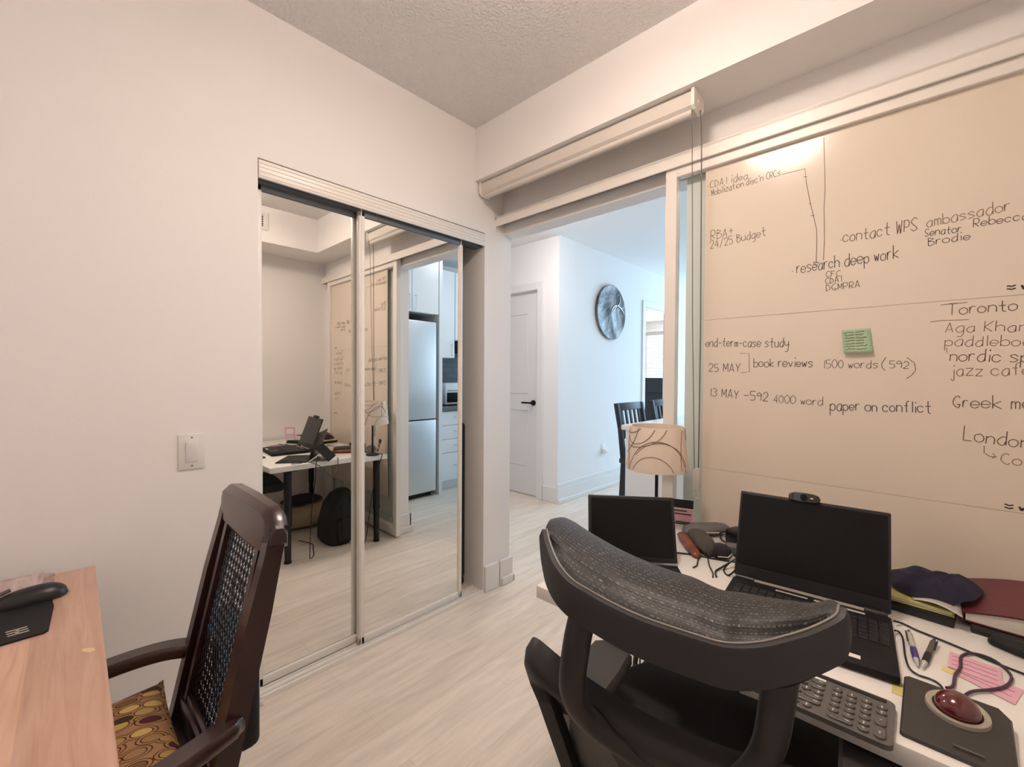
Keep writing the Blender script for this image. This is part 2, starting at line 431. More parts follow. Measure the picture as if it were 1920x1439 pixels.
struct(MB().bb(-4, 2.6, -.75, 10.4, -.05, 0), 'floor', M_floor)
struct(rect_with_hole(MB(), 'x', -.11, 0, -.62, 1.865, 0, ZC, .521, 1.653, 0, 2.012), 'wall_left', M_wall)
w = MB(); w.bb(0, 1.06, 1.80, 1.90, 2.034, ZC); w.bb(1.06, 2.40, 1.80, 1.90, 0, ZC)
struct(w, 'wall_front', M_wall)
struct(MB().bb(2.27, 2.40, -.74, 1.80, 0, ZC), 'wall_right', M_wall)
struct(MB().bb(-.11, 2.40, -.74, -.62, 0, ZC), 'wall_back', M_wall)
struct(MB().bb(-.11, 2.40, -.74, 1.90, ZC, ZC + .08), 'ceiling', M_ceil)
w = MB(); w.bb(0, 2.27, 1.58, 1.80, 2.274, ZC); w.bb(1.91, 2.27, -.62, 1.58, 2.274, ZC)
struct(w, 'ceiling_bulkhead', M_wall)
# closet interior behind the mirrored doors
w = MB(); w.bb(-.78, -.72, .45, 1.78, 0, ZC); w.bb(-.72, -.11, 1.653, 1.865, 0, ZC); w.bb(-.72, -.11, .45, .521, 0, ZC)
w.bb(-.72, -.11, .521, 1.653, 2.2, 2.26)
struct(w, 'wall_closet', M_wall)
# hall and living room
struct(MB().bb(-2.4, -.72, 1.79, 1.865, 0, ZC), 'wall_hall_near', M_wall)
struct(MB().bb(-2.4, -2.3, 1.865, 3.41, 0, ZC), 'wall_hall_end', M_wall)
struct(rect_with_hole(MB(), 'y', 3.30, 3.41, -2.3, -.73, 0, ZC, -1.78, -.985, 0, 2.075), 'wall_hall_far', M_wall)
struct(rect_with_hole(MB(), 'x', -.84, -.73, 3.41, 7.62, 0, ZC, 5.06, 5.86, 0, 2.09), 'wall_living_left', M_wall)
struct(MB().bb(2.40, 2.52, 1.90, 7.62, 0, ZC), 'wall_kitchen', M_wall)
struct(rect_with_hole(MB(), 'y', 7.50, 7.62, -.73, 2.40, 0, ZC, -.5, 2.0, .35, 2.38), 'wall_living_far', M_wall)
struct(MB().bb(-4, 2.6, 1.90, 10.4, ZC, ZC + .08), 'ceiling_living', M_wall)
struct(rect_with_hole(MB(), 'y', 10.0, 10.12, -4, -.84, 0, ZC, -3.2, -1.0, .9, 2.3), 'wall_bedroom_far', M_wall)
struct(MB().bb(-4, -3.9, 3.41, 10.0, 0, ZC), 'wall_bedroom_left', M_wall)
struct(MB().bb(-.84, -.74, 7.62, 10.0, 0, ZC), 'wall_bedroom_right', M_wall)

def baseboard(name, segs, h=.145, t=.016):
    mb = MB()
    for (x0, x1, y0, y1) in segs:
        mb.bb(x0, x1, y0, y1, 0, h, .003, 1)
    return struct(mb, name, M_trim)
baseboard('baseboard_left', [(0, .016, -.62, .515), (-.03, .018, 1.657, 1.765), (0, .018, 1.775, 1.87)])
m = MB(); m.bb(.016, .03, 1.78, 1.885, 0, .045, .006); m.bb(-.10, .03, 1.866, 1.885, 0, .04, .006); m.bb(-.10, .016, 1.866, 1.88, 0, .145, .003)
struct(m, 'trim_1', M_trim)
m = MB(); m.bb(.016, .03, .44, .525, 0, .02, .004)
struct(m, 'trim_2', M_trim)
baseboard('baseboard_front', [(1.13, 2.27, 1.784, 1.80)], .12)
baseboard('baseboard_right', [(2.254, 2.27, -.62, 1.784)], .12)
m = MB(); m.bb(1.043, 1.06, 1.80, 1.915, 0, .145, .003); m.bb(1.043, 1.70, 1.90, 1.915, 0, .145, .003); m.bb(1.03, 1.06, 1.80, 1.927, 0, .05, .006)
struct(m, 'baseboard_opening', M_trim)
m = MB(); m.bb(-.73, -.712, 3.285, 4.99, 0, .15, .003); m.bb(-.712, -.70, 3.285, 4.99, 0, .045, .006); m.bb(-.73, -.716, 3.285, 4.99, .15, .19, .004)
m.bb(-.73, -.712, 5.93, 7.5, 0, .15, .003)
struct(m, 'baseboard_living', M_trim)
baseboard('baseboard_hall', [(-.905, -.714, 3.284, 3.30), (-2.3, -1.86, 3.284, 3.30)], .15)

# hallway door with casing and lever handle
d = sroot('door_4', 'white two panel hallway door with black lever handle')
m = MB(); m.bb(-1.765, -.992, 3.325, 3.362, .012, 2.065)
for (z0, z1) in ((.30, .88), (1.04, 1.86)):
    for (a, b_, c_, e_) in ((-1.62, -1.14, z0, z0 + .012), (-1.62, -1.14, z1 - .012, z1), (-1.62, -1.608, z0, z1), (-1.152, -1.14, z0, z1)):
        m.bb(a, b_, 3.319, 3.326, c_, e_, .003, 1)
struct(m, 'door_leaf', M_doorpaint, d, 30)
h = MB(); h.cyl((-1.055, 3.325, .95), (-1.055, 3.31, .95), .027); h.cyl((-1.055, 3.312, .95), (-1.055, 3.27, .95), .011)
h.box((-1.11, 3.272, .95), (.13, .014, .018), .005)
struct(h, 'door_handle', M_blackm, d, 35)
m = MB()
for (a, b_, c_, e_) in ((-.985, -.912, 0, 2.15), (-1.853, -1.78, 0, 2.15), (-1.78, -.985, 2.075, 2.15)):
    m.bb(a, b_, 3.283, 3.30, c_, e_, .003, 1)
struct(m, 'door_casing', M_trim, d)
m = MB(); m.bb(-1.78, -1.766, 3.301, 3.409, 0, 2.075); m.bb(-.991, -.985, 3.301, 3.409, 0, 2.075); m.bb(-1.766, -.991, 3.301, 3.409, 2.066, 2.075)
struct(m, 'door_jamb', M_trim, d)
# bedroom doorway casing
m = MB()
for (y0, y1, z0, z1) in ((4.99, 5.06, 0, 2.165), (5.86, 5.93, 0, 2.165), (5.06, 5.86, 2.09, 2.165)):
    m.bb(-.73, -.712, y0, y1, z0, z1, .003, 1)
m.bb(-.839, -.731, 5.06, 5.072, 0, 2.08); m.bb(-.839, -.731, 5.848, 5.86, 0, 2.08); m.bb(-.839, -.731, 5.06, 5.86, 2.08, 2.09)
struct(m, 'trim_3', M_trim)

# windows
def window(name, x0, x1, y, z0, z1, n):
    o = sroot(name)
    f = MB(); t = .06
    f.bb(x0, x1, y, y + .06, z0, z0 + t); f.bb(x0, x1, y, y + .06, z1 - t, z1)
    for i in range(n + 1):
        x = x0 + (x1 - x0 - t) * i / n
        f.bb(x, x + t, y, y + .06, z0, z1)
    struct(f, 'window_frame', M_trim, o)
    struct(MB().bb(x0 + .02, x1 - .02, y + .025, y + .031, z0 + .02, z1 - .02), 'window_pane', M_winglass, o)
    return o
window('window_1', -.5, 2.0, 7.52, .35, 2.38, 3)
window('window_2', -3.2, -1.0, 10.03, .9, 2.3, 2)
b_ = root('slatted_blind', 'pale horizontal slat blind seen through the far bedroom doorway', 'blind', (-2.1, 9.96, 2.4))
part(MB().bb(-3.3, -.95, 9.93, 9.99, 2.30, 2.37, .005), 'head_rail', M_trim, b_)
s_ = MB()
for i in range(26):
    z = 2.27 - i * .045
    s_.box((-2.1, 9.955, z), (2.25, .045, .003), rot=Matrix.Rotation(R(25), 4, 'X'))
part(s_, 'slats', M_trim, b_, 0)

# closet top track, floor track and mirrored sliding doors
m = MB(); m.bb(-.008, .004, .523, 1.651, 1.940, 2.006, .002)
for k in range(4): m.bb(.003, .0065, .523, 1.651, 1.948 + k * .015, 1.953 + k * .015, .001, 1)
m.bb(-.085, -.008, .523, 1.651, 1.985, 2.006)
struct(m, 'trim_4', M_alu, None, 30)
m = MB(); m.bb(-.085, -.02, .523, 1.651, 1.935, 1.985)
struct(m, 'trim_5', M_track)
m = MB(); m.bb(-.09, .008, .523, 1.651, 0, .008)
for x in (.004, -.02, -.05, -.08): m.bb(x - .003, x + .003, .523, 1.651, .006, .018, .001, 1)
struct(m, 'trim_6', M_alu)
def mirror_door(name, x, y0, y1, label):
    o = sroot(name, label)
    struct(MB().bb(x - .004, x, y0 + .006, y1 - .006, .03, 1.95), 'mirror_panel', M_mirror, o)
    for (a, b) in ((y0, y0 + .026), (y1 - .022, y1)):
        f = MB(); f.bb(x - .018, x + .008, a, b, .018, 1.955, .003, 2); f.bb(x + .006, x + .011, a + .006, a + .011, .018, 1.955, .001, 1)
        struct(f, 'stile', M_alu, o, 30)
    struct(MB().bb(x - .018, x + .008, y0, y1, .018, .05, .003, 2), 'bottom_rail', M_alu, o, 30)
    struct(MB().bb(x - .018, x + .008, y0, y1, 1.915, 1.955, .003, 2), 'top_rail', M_track, o, 30)
mirror_door('door_1', -.062, .524, .955, 'left mirrored sliding closet door showing the reflected white desk')
mirror_door('door_2', -.03, .925, 1.515, 'right mirrored sliding closet door showing the reflected steel fridge')

# sliding glass door: top track on the wall and the panel parked behind the desk
m = MB(); m.bb(.0, 2.19, 1.734, 1.742, 2.068, 2.12, .002, 1); m.bb(.0, 2.19, 1.734, 1.80, 2.108, 2.12); m.bb(.0, .006, 1.734, 1.80, 2.045, 2.12); m.bb(2.184, 2.19, 1.734, 1.80, 2.068, 2.12)
struct(m, 'trim_7', M_alu, None, 30)
struct(MB().bb(.006, 2.184, 1.745, 1.79, 2.09, 2.107), 'trim_8', M_track)
d = sroot('door_3', 'sliding glass door with white frame and whiteboard film')
for n_, (x0, x1, z0, z1) in {'stile': (.991, 1.038, .015, 2.085), 'stile.r': (2.055, 2.10, .015, 2.085)}.items():
    struct(MB().bb(x0, x1, 1.748, 1.786, z0, z1, .002, 1), 'stile', M_alu, d)
struct(MB().bb(1.038, 2.055, 1.748, 1.786, 2.033, 2.085, .002, 1), 'top_rail', M_alu, d)
struct(MB().bb(1.038, 2.055, 1.748, 1.786, .015, .085, .002, 1), 'bottom_rail', M_alu, d)
struct(MB().bb(1.034, 2.06, 1.770, 1.776, .08, 2.04), 'glass_pane', M_glass, d)

# ================================================================== WHITEBOARD FILM, WRITING
FONT = {
 'A': '03 2a;2a 43;15 35', 'B': '03 0a;0a 39 38 07;07 46 44 23 03', 'C': '49 3a 19 06 14 33 44', 'D': '03 0a;0a 38 46 34 03', 'F': '03 0a;0a 4a;07 37',
 'G': '49 3a 19 06 14 33 45;45 25', 'I': '23 2a', 'K': '03 0a;4a 06;06 43', 'L': '0a 03;03 43', 'M': '03 0a;0a 25;25 4a;4a 43', 'N': '03 0a;0a 43;43 4a',
 'P': '03 0a;0a 3a 48 36 06', 'R': '03 0a;0a 3a 48 36 06;16 43', 'S': '49 2a 08 26 44 23 04', 'T': '0a 5a;2a 23', 'W': '0a 13;13 28;28 33;33 4a', 'Y': '0a 26;4a 26;26 23',
 'a': '47 27 05 13 33 45;47 43', 'b': '0a 03;06 27 46 44 23 04', 'c': '46 27 06 04 23 44', 'd': '47 27 05 13 33 45;4a 43', 'e': '05 45 46 27 06 04 23 44',
 'f': '4a 29 23;07 37', 'g': '47 27 05 13 33 45;47 42 30 10', 'h': '0a 03;06 27 46 43', 'i': '17 13;19 1a', 'j': '27 21 10 01;29 2a', 'k': '0a 03;47 05;05 43',
 'l': '1a 13', 'm': '07 03;06 17 26 23;26 37 46 43', 'n': '07 03;06 27 46 43', 'o': '27 06 04 23 44 46 27', 'p': '07 00;06 27 46 44 23 04', 'r': '07 03;05 17 37',
 's': '46 27 06 25 44 23 03', 't': '2a 24 33 43;07 47', 'u': '07 04 23 44;47 43', 'v': '07 23;23 47', 'w': '07 13;13 26;26 33;33 47', 'x': '07 43;47 03', 'y': '07 05 24 45;47 42 30 10', 'z': '07 47;47 03;03 43',
 '0': '2a 08 05 23 45 48 2a', '1': '13 1a', '2': '08 2a 48 36 03;03 43', '3': '09 2a 48 27;27 45 23 04', '4': '3a 05;05 45;33 38', '5': '4a 0a;0a 07 37 45 33 03', '9': '48 2a 08 17 48;48 43',
 '+': '07 47;29 25', '-': '06 46', '/': '02 4a', "'": '1a 18', '.': '13 14'}
def strokes(text):
    x = 0; out = []
    for ch in text:
        if ch == ' ': x += 3.4; continue
        g = FONT.get(ch)
        if not g: continue
        jx, jy = random.uniform(-.2, .2), random.uniform(-.25, .25); sc = random.uniform(.93, 1.08)
        wmax = 0
        for st in g.split(';'):
            pts = []
            for c in st.split():
                px, py = int(c[0]), (int(c[1], 16) - 3)
                wmax = max(wmax, px)
                pts.append(Vector((x + px * sc + jx * .3 + random.uniform(-.12, .12), py * sc + jy + random.uniform(-.12, .12), 0)))
            out.append(pts)
        x += wmax * sc + 1.5
    return out, x - 1.5
YB = 1.7655          # front face of the film
def ribbon(mb, pts, wd, y):
    """marker line lying on the board: a thin raised strip along the points (x, z)"""
    P = [Vector((p[0], 0, p[1])) for p in pts]; secs = []
    for i, p in enumerate(P):
        t = (P[min(i + 1, len(P) - 1)] - P[max(i - 1, 0)])
        if t.length < 1e-7: t = Vector((1, 0, 0))
        t.normalize(); n = Vector((-t.z, 0, t.x)) * wd / 2
        secs.append([p + n + Vector((0, y, 0)), p + n + Vector((0, y - .0004, 0)), p - n + Vector((0, y - .0004, 0)), p - n + Vector((0, y, 0))])
    mb.loft(secs)
def write(mb, text, x0, z0, x1, z1, cap, y, wd=.0024, smooth=3):
    st, wtot = strokes(text)
    d = Vector((x1 - x0, z1 - z0)); ux = d / wtot; uy = Vector((-d.y, d.x)).normalized() * cap / 7
    for pts in st:
        q = cr(pts, smooth) if len(pts) > 2 else pts
        ribbon(mb, [(x0 + ux.x * p.x + uy.x * p.y, z0 + ux.y * p.x + uy.y * p.y) for p in q], wd, y)
TEXTS = [('CDAI idea', 1.162, 1.958, 1.295, 1.954, 0.0269, 1), ("Mobilization disc'n CRCs", 1.169, 1.926, 1.401, 1.933, 0.0248, 1), ('RBA+', 1.168, 1.756, 1.249, 1.757, 0.0332, 0.7), ('24/25 Budget', 1.167, 1.721, 1.358, 1.732, 0.0311, 0.7), ('contact WPS', 1.582, 1.661, 1.757, 1.66, 0.0363, 0.55), ('ambassador', 1.778, 1.665, 1.939, 1.673, 0.0312, 0.4), ('Senator', 1.774, 1.639, 1.848, 1.635, 0.0219, 0.8), ('Rebecca', 1.872, 1.644, 1.971, 1.641, 0.0237, 0.8), ('Brodie', 1.782, 1.61, 1.866, 1.611, 0.0234, 0.8), ('research deep work', 1.455, 1.58, 1.717, 1.586, 0.0386, 0.9), ('CFC', 1.537, 1.555, 1.575, 1.553, 0.0194, 0.8), ('CDAI', 1.537, 1.532, 1.58, 1.534, 0.0195, 0.8), ('DGMPRA', 1.539, 1.508, 1.626, 1.51, 0.0212, 0.8), ('Toronto', 1.827, 1.403, 1.956, 1.403, 0.0306, 0.75), ('Aga Khan', 1.822, 1.354, 1.976, 1.346, 0.0291, 0.6), ('paddleboa', 1.821, 1.314, 1.983, 1.307, 0.0292, 0.6), ('nordic spa', 1.832, 1.271, 1.997, 1.263, 0.0336, 0.55), ('jazz cafe', 1.835, 1.228, 1.981, 1.23, 0.0321, 0.5), ('Greek me', 1.841, 1.138, 1.986, 1.141, 0.035, 0.6), ('London', 1.862, 1.045, 1.983, 1.037, 0.0377, 0.75), ('Col', 1.936, 0.988, 1.981, 0.991, 0.0319, 0.5), ('end-term-case study', 1.155, 1.341, 1.434, 1.327, 0.0335, 0.9), ('25 MAY', 1.167, 1.242, 1.28, 1.241, 0.0313, 1), ('book reviews', 1.326, 1.258, 1.505, 1.258, 0.0313, 0.95), ('1500 words', 1.536, 1.252, 1.674, 1.252, 0.0267, 0.95), ('592', 1.702, 1.251, 1.745, 1.25, 0.0213, 0.95), ('13 MAY -592', 1.173, 1.145, 1.373, 1.135, 0.0313, 1), ('4000 word', 1.392, 1.13, 1.535, 1.127, 0.0286, 0.9), ('paper on conflict', 1.556, 1.113, 1.796, 1.118, 0.0353, 0.9)]
LINES = [([(1.406, 1.935), (1.474, 1.933), (1.478, 1.886), (1.491, 1.81), (1.502, 1.758), (1.51, 1.716), (1.511, 1.658), (1.51, 1.607)], 0.85), ([(1.525, 2.019), (1.531, 1.848), (1.529, 1.78), (1.532, 1.682), (1.53, 1.612)], 0.7), ([(1.502, 1.611), (1.51, 1.595), (1.519, 1.608), (1.502, 1.611), (1.516, 1.606)], 1.0), ([(1.492, 1.769), (1.502, 1.767)], 1), ([(1.47, 1.907), (1.48, 1.903)], 1), ([(1.487, 1.811), (1.493, 1.809)], 1), ([(1.152, 1.967), (1.156, 1.965)], 1), ([(1.154, 1.933), (1.158, 1.931)], 1), ([(1.575, 1.67), (1.578, 1.668)], 1), ([(1.441, 1.59), (1.445, 1.589)], 1), ([(1.81, 1.433), (1.864, 1.435)], 0.7), ([(1.79, 1.386), (1.813, 1.388), (1.868, 1.386)], 0.7), ([(1.279, 1.31), (1.309, 1.309), (1.312, 1.241), (1.283, 1.237)], 0.95), ([(1.693, 1.284), (1.683, 1.265), (1.685, 1.253), (1.692, 1.244)], 0.95), ([(1.741, 1.283), (1.758, 1.266), (1.761, 1.245), (1.753, 1.23), (1.741, 1.219)], 0.95), ([(1.903, 1.034), (1.903, 1.016), (1.913, 1.007), (1.924, 1.007)], 0.7), ([(1.919, 1.015), (1.926, 1.007), (1.918, 1.002)], 0.7), ([(1.825, 1.309), (1.826, 1.293)], 0.5)]
STICKY = [(1.582, 1.375), (1.655, 1.377), (1.662, 1.3), (1.59, 1.3)]
LOGOS = [(1.938, 1.466), (1.944, .876)]
ZS = (2.036, 1.444, .862, .28)
BX0, BX1 = 1.146, 2.053
names = ('uppermost whiteboard film with an arrow pointing to research deep work', 'middle whiteboard film with paper deadlines and a green sticky note', 'lowest blank whiteboard film right behind the laptop screen')
for i in range(3):
    zt, zb = ZS[i] - .0004, ZS[i + 1] + .0004
    sh = single(MB().bb(BX0, BX1, YB, 1.7695, zb, zt, .0004, 1), 'whiteboard_film', M_board, names[i], 'whiteboard', ((BX0 + BX1) / 2, YB, zb), 'whiteboard films on the glass door', 0)
    inks = lambda dk: M_ink if dk >= .78 else (M_ink2 if dk >= .55 else M_ink3)
    for (s, x0, z0, x1, z1, cap, dk) in TEXTS:
        if zb < (z0 + z1) / 2 + cap * .4 < zt:
            mb = MB(); write(mb, s, x0, z0, x1, z1, cap, YB, .0016 + .0005 * (cap > .03)); part(mb, 'handwritten_line', inks(dk), sh, 0)
    for (pts, dk) in LINES:
        if zb < sum(p[1] for p in pts) / len(pts) < zt:
            mb = MB(); ribbon(mb, pts, .0016, YB); part(mb, 'marker_stroke', inks(dk), sh, 0)
    if i < 2:
        lx, lz = LOGOS[i]; mb = MB()
        for k in range(2):
            ribbon(mb, [(lx - .001 + .002 * j, lz + .0035 - .008 * k + .0012 * math.sin(j * 1.1)) for j in range(9)], .0035, YB)
        write(mb, 'w', lx + .025, lz - .007, lx + .042, lz - .007, .018, YB, .0045, 2)
        part(mb, 'printed_logo', M_ink, sh, 0)
# sticky note, curling away from the film at its lower edge
def note_fn(u, v):
    c = STICKY
    tl, tr, br, bl = [Vector((p[0], 0, p[1])) for p in c]
    p = tl.lerp(tr, u).lerp(bl.lerp(br, u), v)
    return p + Vector((0, YB - .0008 - .012 * v * v, 0))
mb = MB(); mb.grid(note_fn, 4, 8)
o = single(mb, 'sticky_note', M_green, 'small green sticky note on the whiteboard above 1500 words', 'sticky note', (1.62, YB, 1.30))
md = o.modifiers.new('s', 'SOLIDIFY'); md.thickness = .0004; md.offset = 0
mb = MB()
for k in range(7):
    v0 = .12 + .12 * k
    for a, b in ((.08, .42), (.47, random.uniform(.7, .93))):
        pts = []
        for j in range(8):
            u = a + (b - a) * j / 7; pts.append(note_fn(u, v0 + random.uniform(-.025, .025) - .02 * u) + Vector((0, -.0006, 0)))
        mb.tube(pts, .0009, 5)
part(mb, 'handwriting', M_ink2, o, 0)

# ================================================================== FIXTURES
# ceiling lamp (above the frame; its glint is on the whiteboard film)
lamp_ = o = root('ceiling_lamp', 'round opal ceiling lamp hung just below the ceiling of the small room', 'ceiling light', (1.20, .73, ZC))
part(MB().lathe([(0.001, ZC), (.06, ZC), (.064, ZC - .015), (.02, ZC - .02), (.009, ZC - .024), (.009, ZC - .042), (.001, ZC - .042)], (1.20, .73, 0), 32), 'canopy', M_trim, o)
part(MB().lathe([(.160, ZC - .067), (.160, ZC - .071), (.150, ZC - .078), (.09, ZC - .085), (.001, ZC - .087)], (1.20, .73, 0), 40, cap=False), 'glass_dish', M_dome, o)

o = root('light_switch', 'white rocker light switch plate on the wall left of the mirrored doors', 'light switch', (0, .318, .96))
m = MB(); m.bb(0, .006, .281, .355, .902, 1.020, .003)
part(m, 'cover_plate', M_trim, o)
m = MB(); m.box((.0075, .318, .961), (.008, .034, .068), .002, rot=Matrix.Rotation(R(4), 4, 'Y'))
part(m, 'rocker', M_trim, o)
for z in (.914, 1.008): part(MB().cyl((.0055, .318, z), (.0068, .318, z), .0028, n=10), 'screw', M_grey, o)

o = root('wall_outlet', 'white wall outlet with plugged in adapter below the round metal disc', 'outlet', (-.73, 4.11, .43))
part(MB().bb(-.73, -.724, 4.075, 4.148, .372, .488, .003), 'cover_plate', M_trim, o)
part(MB().bb(-.724, -.68, 4.09, 4.14, .385, .43, .006), 'adapter', M_trim, o)

o = root('air_vent', 'white air vent with dark louvres high on the bulkhead', 'vent', (1.91, 1.04, 2.43))
m = MB()
for (a, b, c, e) in ((.89, 1.19, 2.366, 2.39), (.89, 1.19, 2.48, 2.504), (.89, .925, 2.39, 2.48), (1.155, 1.19, 2.39, 2.48)): m.bb(1.898, 1.91, a, b, c, e, .002, 1)
part(m, 'frame', M_trim, o)
m = MB(); m.bb(1.907, 1.91, .925, 1.155, 2.39, 2.48)
part(m, 'dark_duct', M_black, o)
m = MB()
for k in range(5): m.bb(1.900, 1.907, .925, 1.155, 2.398 + k * .018, 2.403 + k * .018)
part(m, 'louvres', M_trim, o)

part(MB().lathe([(.001, ZC - .040), (.07, ZC - .041), (.130, ZC - .047), (.163, ZC - .062), (.163, ZC - .070), (.1605, ZC - .070), (.1605, ZC - .066), (.128, ZC - .052), (.001, ZC - .044)], (1.20, .73, 0), 40), 'added_upper_glow', M_domeup, lamp_)  # glowing bowl added above the dish to throw light on the ceiling

o = root('added_hall_fill_lamp', 'added unseen fill lamp on the hall ceiling beyond the sliding door opening', 'ceiling light', (-.4, 2.6, ZC))  # invented lamp, out of view, brightens the hall door and floor
part(MB().lathe([(.001, ZC), (.16, ZC), (.165, ZC - .03), (.15, ZC - .032)], (-.4, 2.6, 0), 36), 'base', M_trim, o)
part(MB().lathe([(.15, ZC - .03), (.145, ZC - .06), (.11, ZC - .09), (.06, ZC - .105), (.001, ZC - .11)], (-.4, 2.6, 0), 36, cap=False), 'fill_globe', M_hallfill, o)
o = root('added_kitchen_fill_lamp', 'added unseen fill lamp on the ceiling over the kitchen island aisle', 'ceiling light', (1.15, 3.1, ZC))  # invented lamp, out of view, brightens the fridge and cabinets
part(MB().lathe([(.001, ZC), (.14, ZC), (.145, ZC - .03), (.13, ZC - .032)], (1.15, 3.1, 0), 36), 'base', M_trim, o)
part(MB().lathe([(.13, ZC - .03), (.125, ZC - .055), (.10, ZC - .08), (.05, ZC - .09), (.001, ZC - .094)], (1.15, 3.1, 0), 36, cap=False), 'fill_globe', M_kitfill, o)
# roller blind under the bulkhead
o = root('roller_blind', 'rolled up pale grey roller blind cassette under the bulkhead over the opening', 'roller blind', (.6, 1.64, 2.274))
prof = [(1.615, 2.2735), (1.606, 2.262), (1.606, 2.214), (1.615, 2.204), (1.668, 2.204), (1.69, 2.225), (1.69, 2.2735)]
m = MB(); m.loft([[Vector((x, y, z)) for y, z in prof] for x in (.022, 1.148)])
part(m, 'cassette', M_pvc, o, 20)
prof2 = [(1.60, 2.274), (1.60, 2.21), (1.612, 2.198), (1.672, 2.198), (1.696, 2.222), (1.696, 2.274)]
for x0, x1 in ((.010, .022), (1.148, 1.160)):
    m = MB(); m.loft([[Vector((x, y, z)) for y, z in prof2] for x in (x0, x1)])
    if x0 > 1: m.cyl((1.160, 1.64, 2.235), (1.163, 1.64, 2.235), .006); 
    part(m, 'end_cap', M_alu, o, 20)
m = MB(); m.tube([(.03, 1.628, 2.196), (1.146, 1.628, 2.196)], .014, 14)
part(m, 'bottom_bar', M_pvc, o)
m = MB(); cx = 1.150
m.tube([(cx - .004, 1.612, 2.205), (cx - .004, 1.622, 2.1), (cx, 1.64, 1.4), (cx + .006, 1.66, .87)], .0016, 6)
m.tube([(cx + .012, 1.655, 2.21), (cx + .016, 1.66, 2.1), (cx + .020, 1.665, 1.4), (cx + .018, 1.668, .87)], .0022, 6)
part(m, 'bead_chain', M_grey, o)
m = MB(); m.box((cx + .012, 1.664, .835), (.026, .012, .085), .006)
m.tube(cr([(cx + .003, 1.664, .82), (cx + .004, 1.664, .775), (cx + .013, 1.664, .758), (cx + .022, 1.664, .775), (cx + .021, 1.664, .82)], 5), .003, 6)
part(m, 'chain_tensioner', M_clear, o)

# round hammered metal wall disc in the living room
o = root('metal_wall_disc', 'round brushed silver metal disc hanging on the living room wall', 'wall decor', (-.71, 4.215, 1.92))
Mx = Matrix.Translation((-.728, 4.215, 1.925)) @ Matrix.Rotation(PI / 2, 4, 'Y')
m = MB(); m.lathe([(.001, .0), (.29, .0), (.298, .012), (.30, .03), (.294, .034), (.24, .026), (.12, .020), (.03, .026), (.001, .032)], n=56); m.xf(Mx)
part(m, 'disc', M_disc, o)
m = MB()
for k in range(3):
    a = k * .3 + 1.9; p = []
    for j in range(8):
        r = .02 + .25 * j / 7; t = a + .35 * math.sin(j * .6 + k)
        p.append(Mx @ Vector((r * math.cos(t), r * math.sin(t), .026 + .004 * (j > 5) + .003)))
    m.tube(p, [.002 + .0035 * math.sin(PI * j / 7) for j in range(8)], 6)
part(m, 'raised_veins', M_chrome, o)

# ================================================================== WHITE DESK
DX0, DX1, DY0, DY1, DZ = 1.005, 2.235, .915, 1.683, .64
o = root('white_desk', 'white topped desk with black legs in front of the whiteboard', 'desk', (1.6, 1.3, 0))
part(MB().bb(DX0, DX1, DY0, DY1, DZ - .034, DZ, .002, 2), 'tabletop', M_white, o)
for x, y in ((1.06, 1.035), (1.06, 1.625), (2.16, 1.03), (2.16, 1.625)):
    l = part(MB().cyl((x, y, .24), (x, y, DZ - .040), .024), 'leg', M_deskleg, o)
    part(MB().cyl((x, y, .012), (x, y, .25), .020), 'lower_tube', M_deskleg, l)
    part(MB().cyl((x, y, 0), (x, y, .014), .022), 'foot', M_blackm, l)
    part(MB().bb(x - .045, x + .045, y - .045, y + .045, DZ - .041, DZ - .034, .002, 1), 'mounting_plate', M_deskleg, l)

T = DZ + .0005
# ---------------------------------------------------------------- laptop
A = R(4.8)
o = root('laptop', 'large open black laptop with dark screen on the white desk', 'laptop', (1.563, 1.33, DZ), A)
ML = Wm[o.name]
w2, dp, th = .1685, .262, .018
part(MB().box((0, -dp / 2, .011), (2 * w2, dp, .016), .004).xf(ML), 'base', M_blackm, o)
m = MB()
for r_ in range(6):
    y = -.050 - r_ * .0182
    n = 17
    for k in range(n):
        if r_ == 5 and 4 < k < 9:
            if k == 5: m.box((-w2 + .026 + 6.5 * .0184, y, .0200), (.070, .0155, .002), .0008, seg=1)
            continue
        m.box((-w2 + .026 + k * .0184, y, .0200), (.0155, .0155, .002), .0008, seg=1)
m.xf(ML); part(m, 'keyboard', M_screenb, o, 0)
m = MB(); m.box((-.02, -.218, .0194), (.108, .066, .0012), .0005, seg=1).xf(ML); part(m, 'trackpad', M_screenb, o, 0)
m = MB(); m.box((.085, -.236, .0197), (.050, .014, .001), .0004, seg=1); m.xf(ML); part(m, 'palm_rest_sticker', M_paper, o, 0)
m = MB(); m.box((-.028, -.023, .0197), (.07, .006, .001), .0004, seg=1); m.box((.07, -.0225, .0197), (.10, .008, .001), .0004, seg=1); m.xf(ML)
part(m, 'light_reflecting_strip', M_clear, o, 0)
tl = Matrix.Translation((0, .004, .018)) @ Matrix.Rotation(R(-20), 4, 'X')
m = MB(); m.box((0, .004, .122), (2 * w2, .008, .236), .004); m.xf(ML @ tl); scn = part(m, 'screen_lid', M_screenb, o)
m = MB(); m.box((0, -.0003, .134), (2 * w2 - .012, .001, .196), .0004, seg=1); m.xf(ML @ tl); part(m, 'display', M_screen, scn, 0)
for sx in (-.14, .14):
    m = MB(); m.tube([(sx - .022, .003, .018), (sx + .022, .003, .018)], .009, 14); m.xf(ML); part(m, 'hinge', M_black, o)
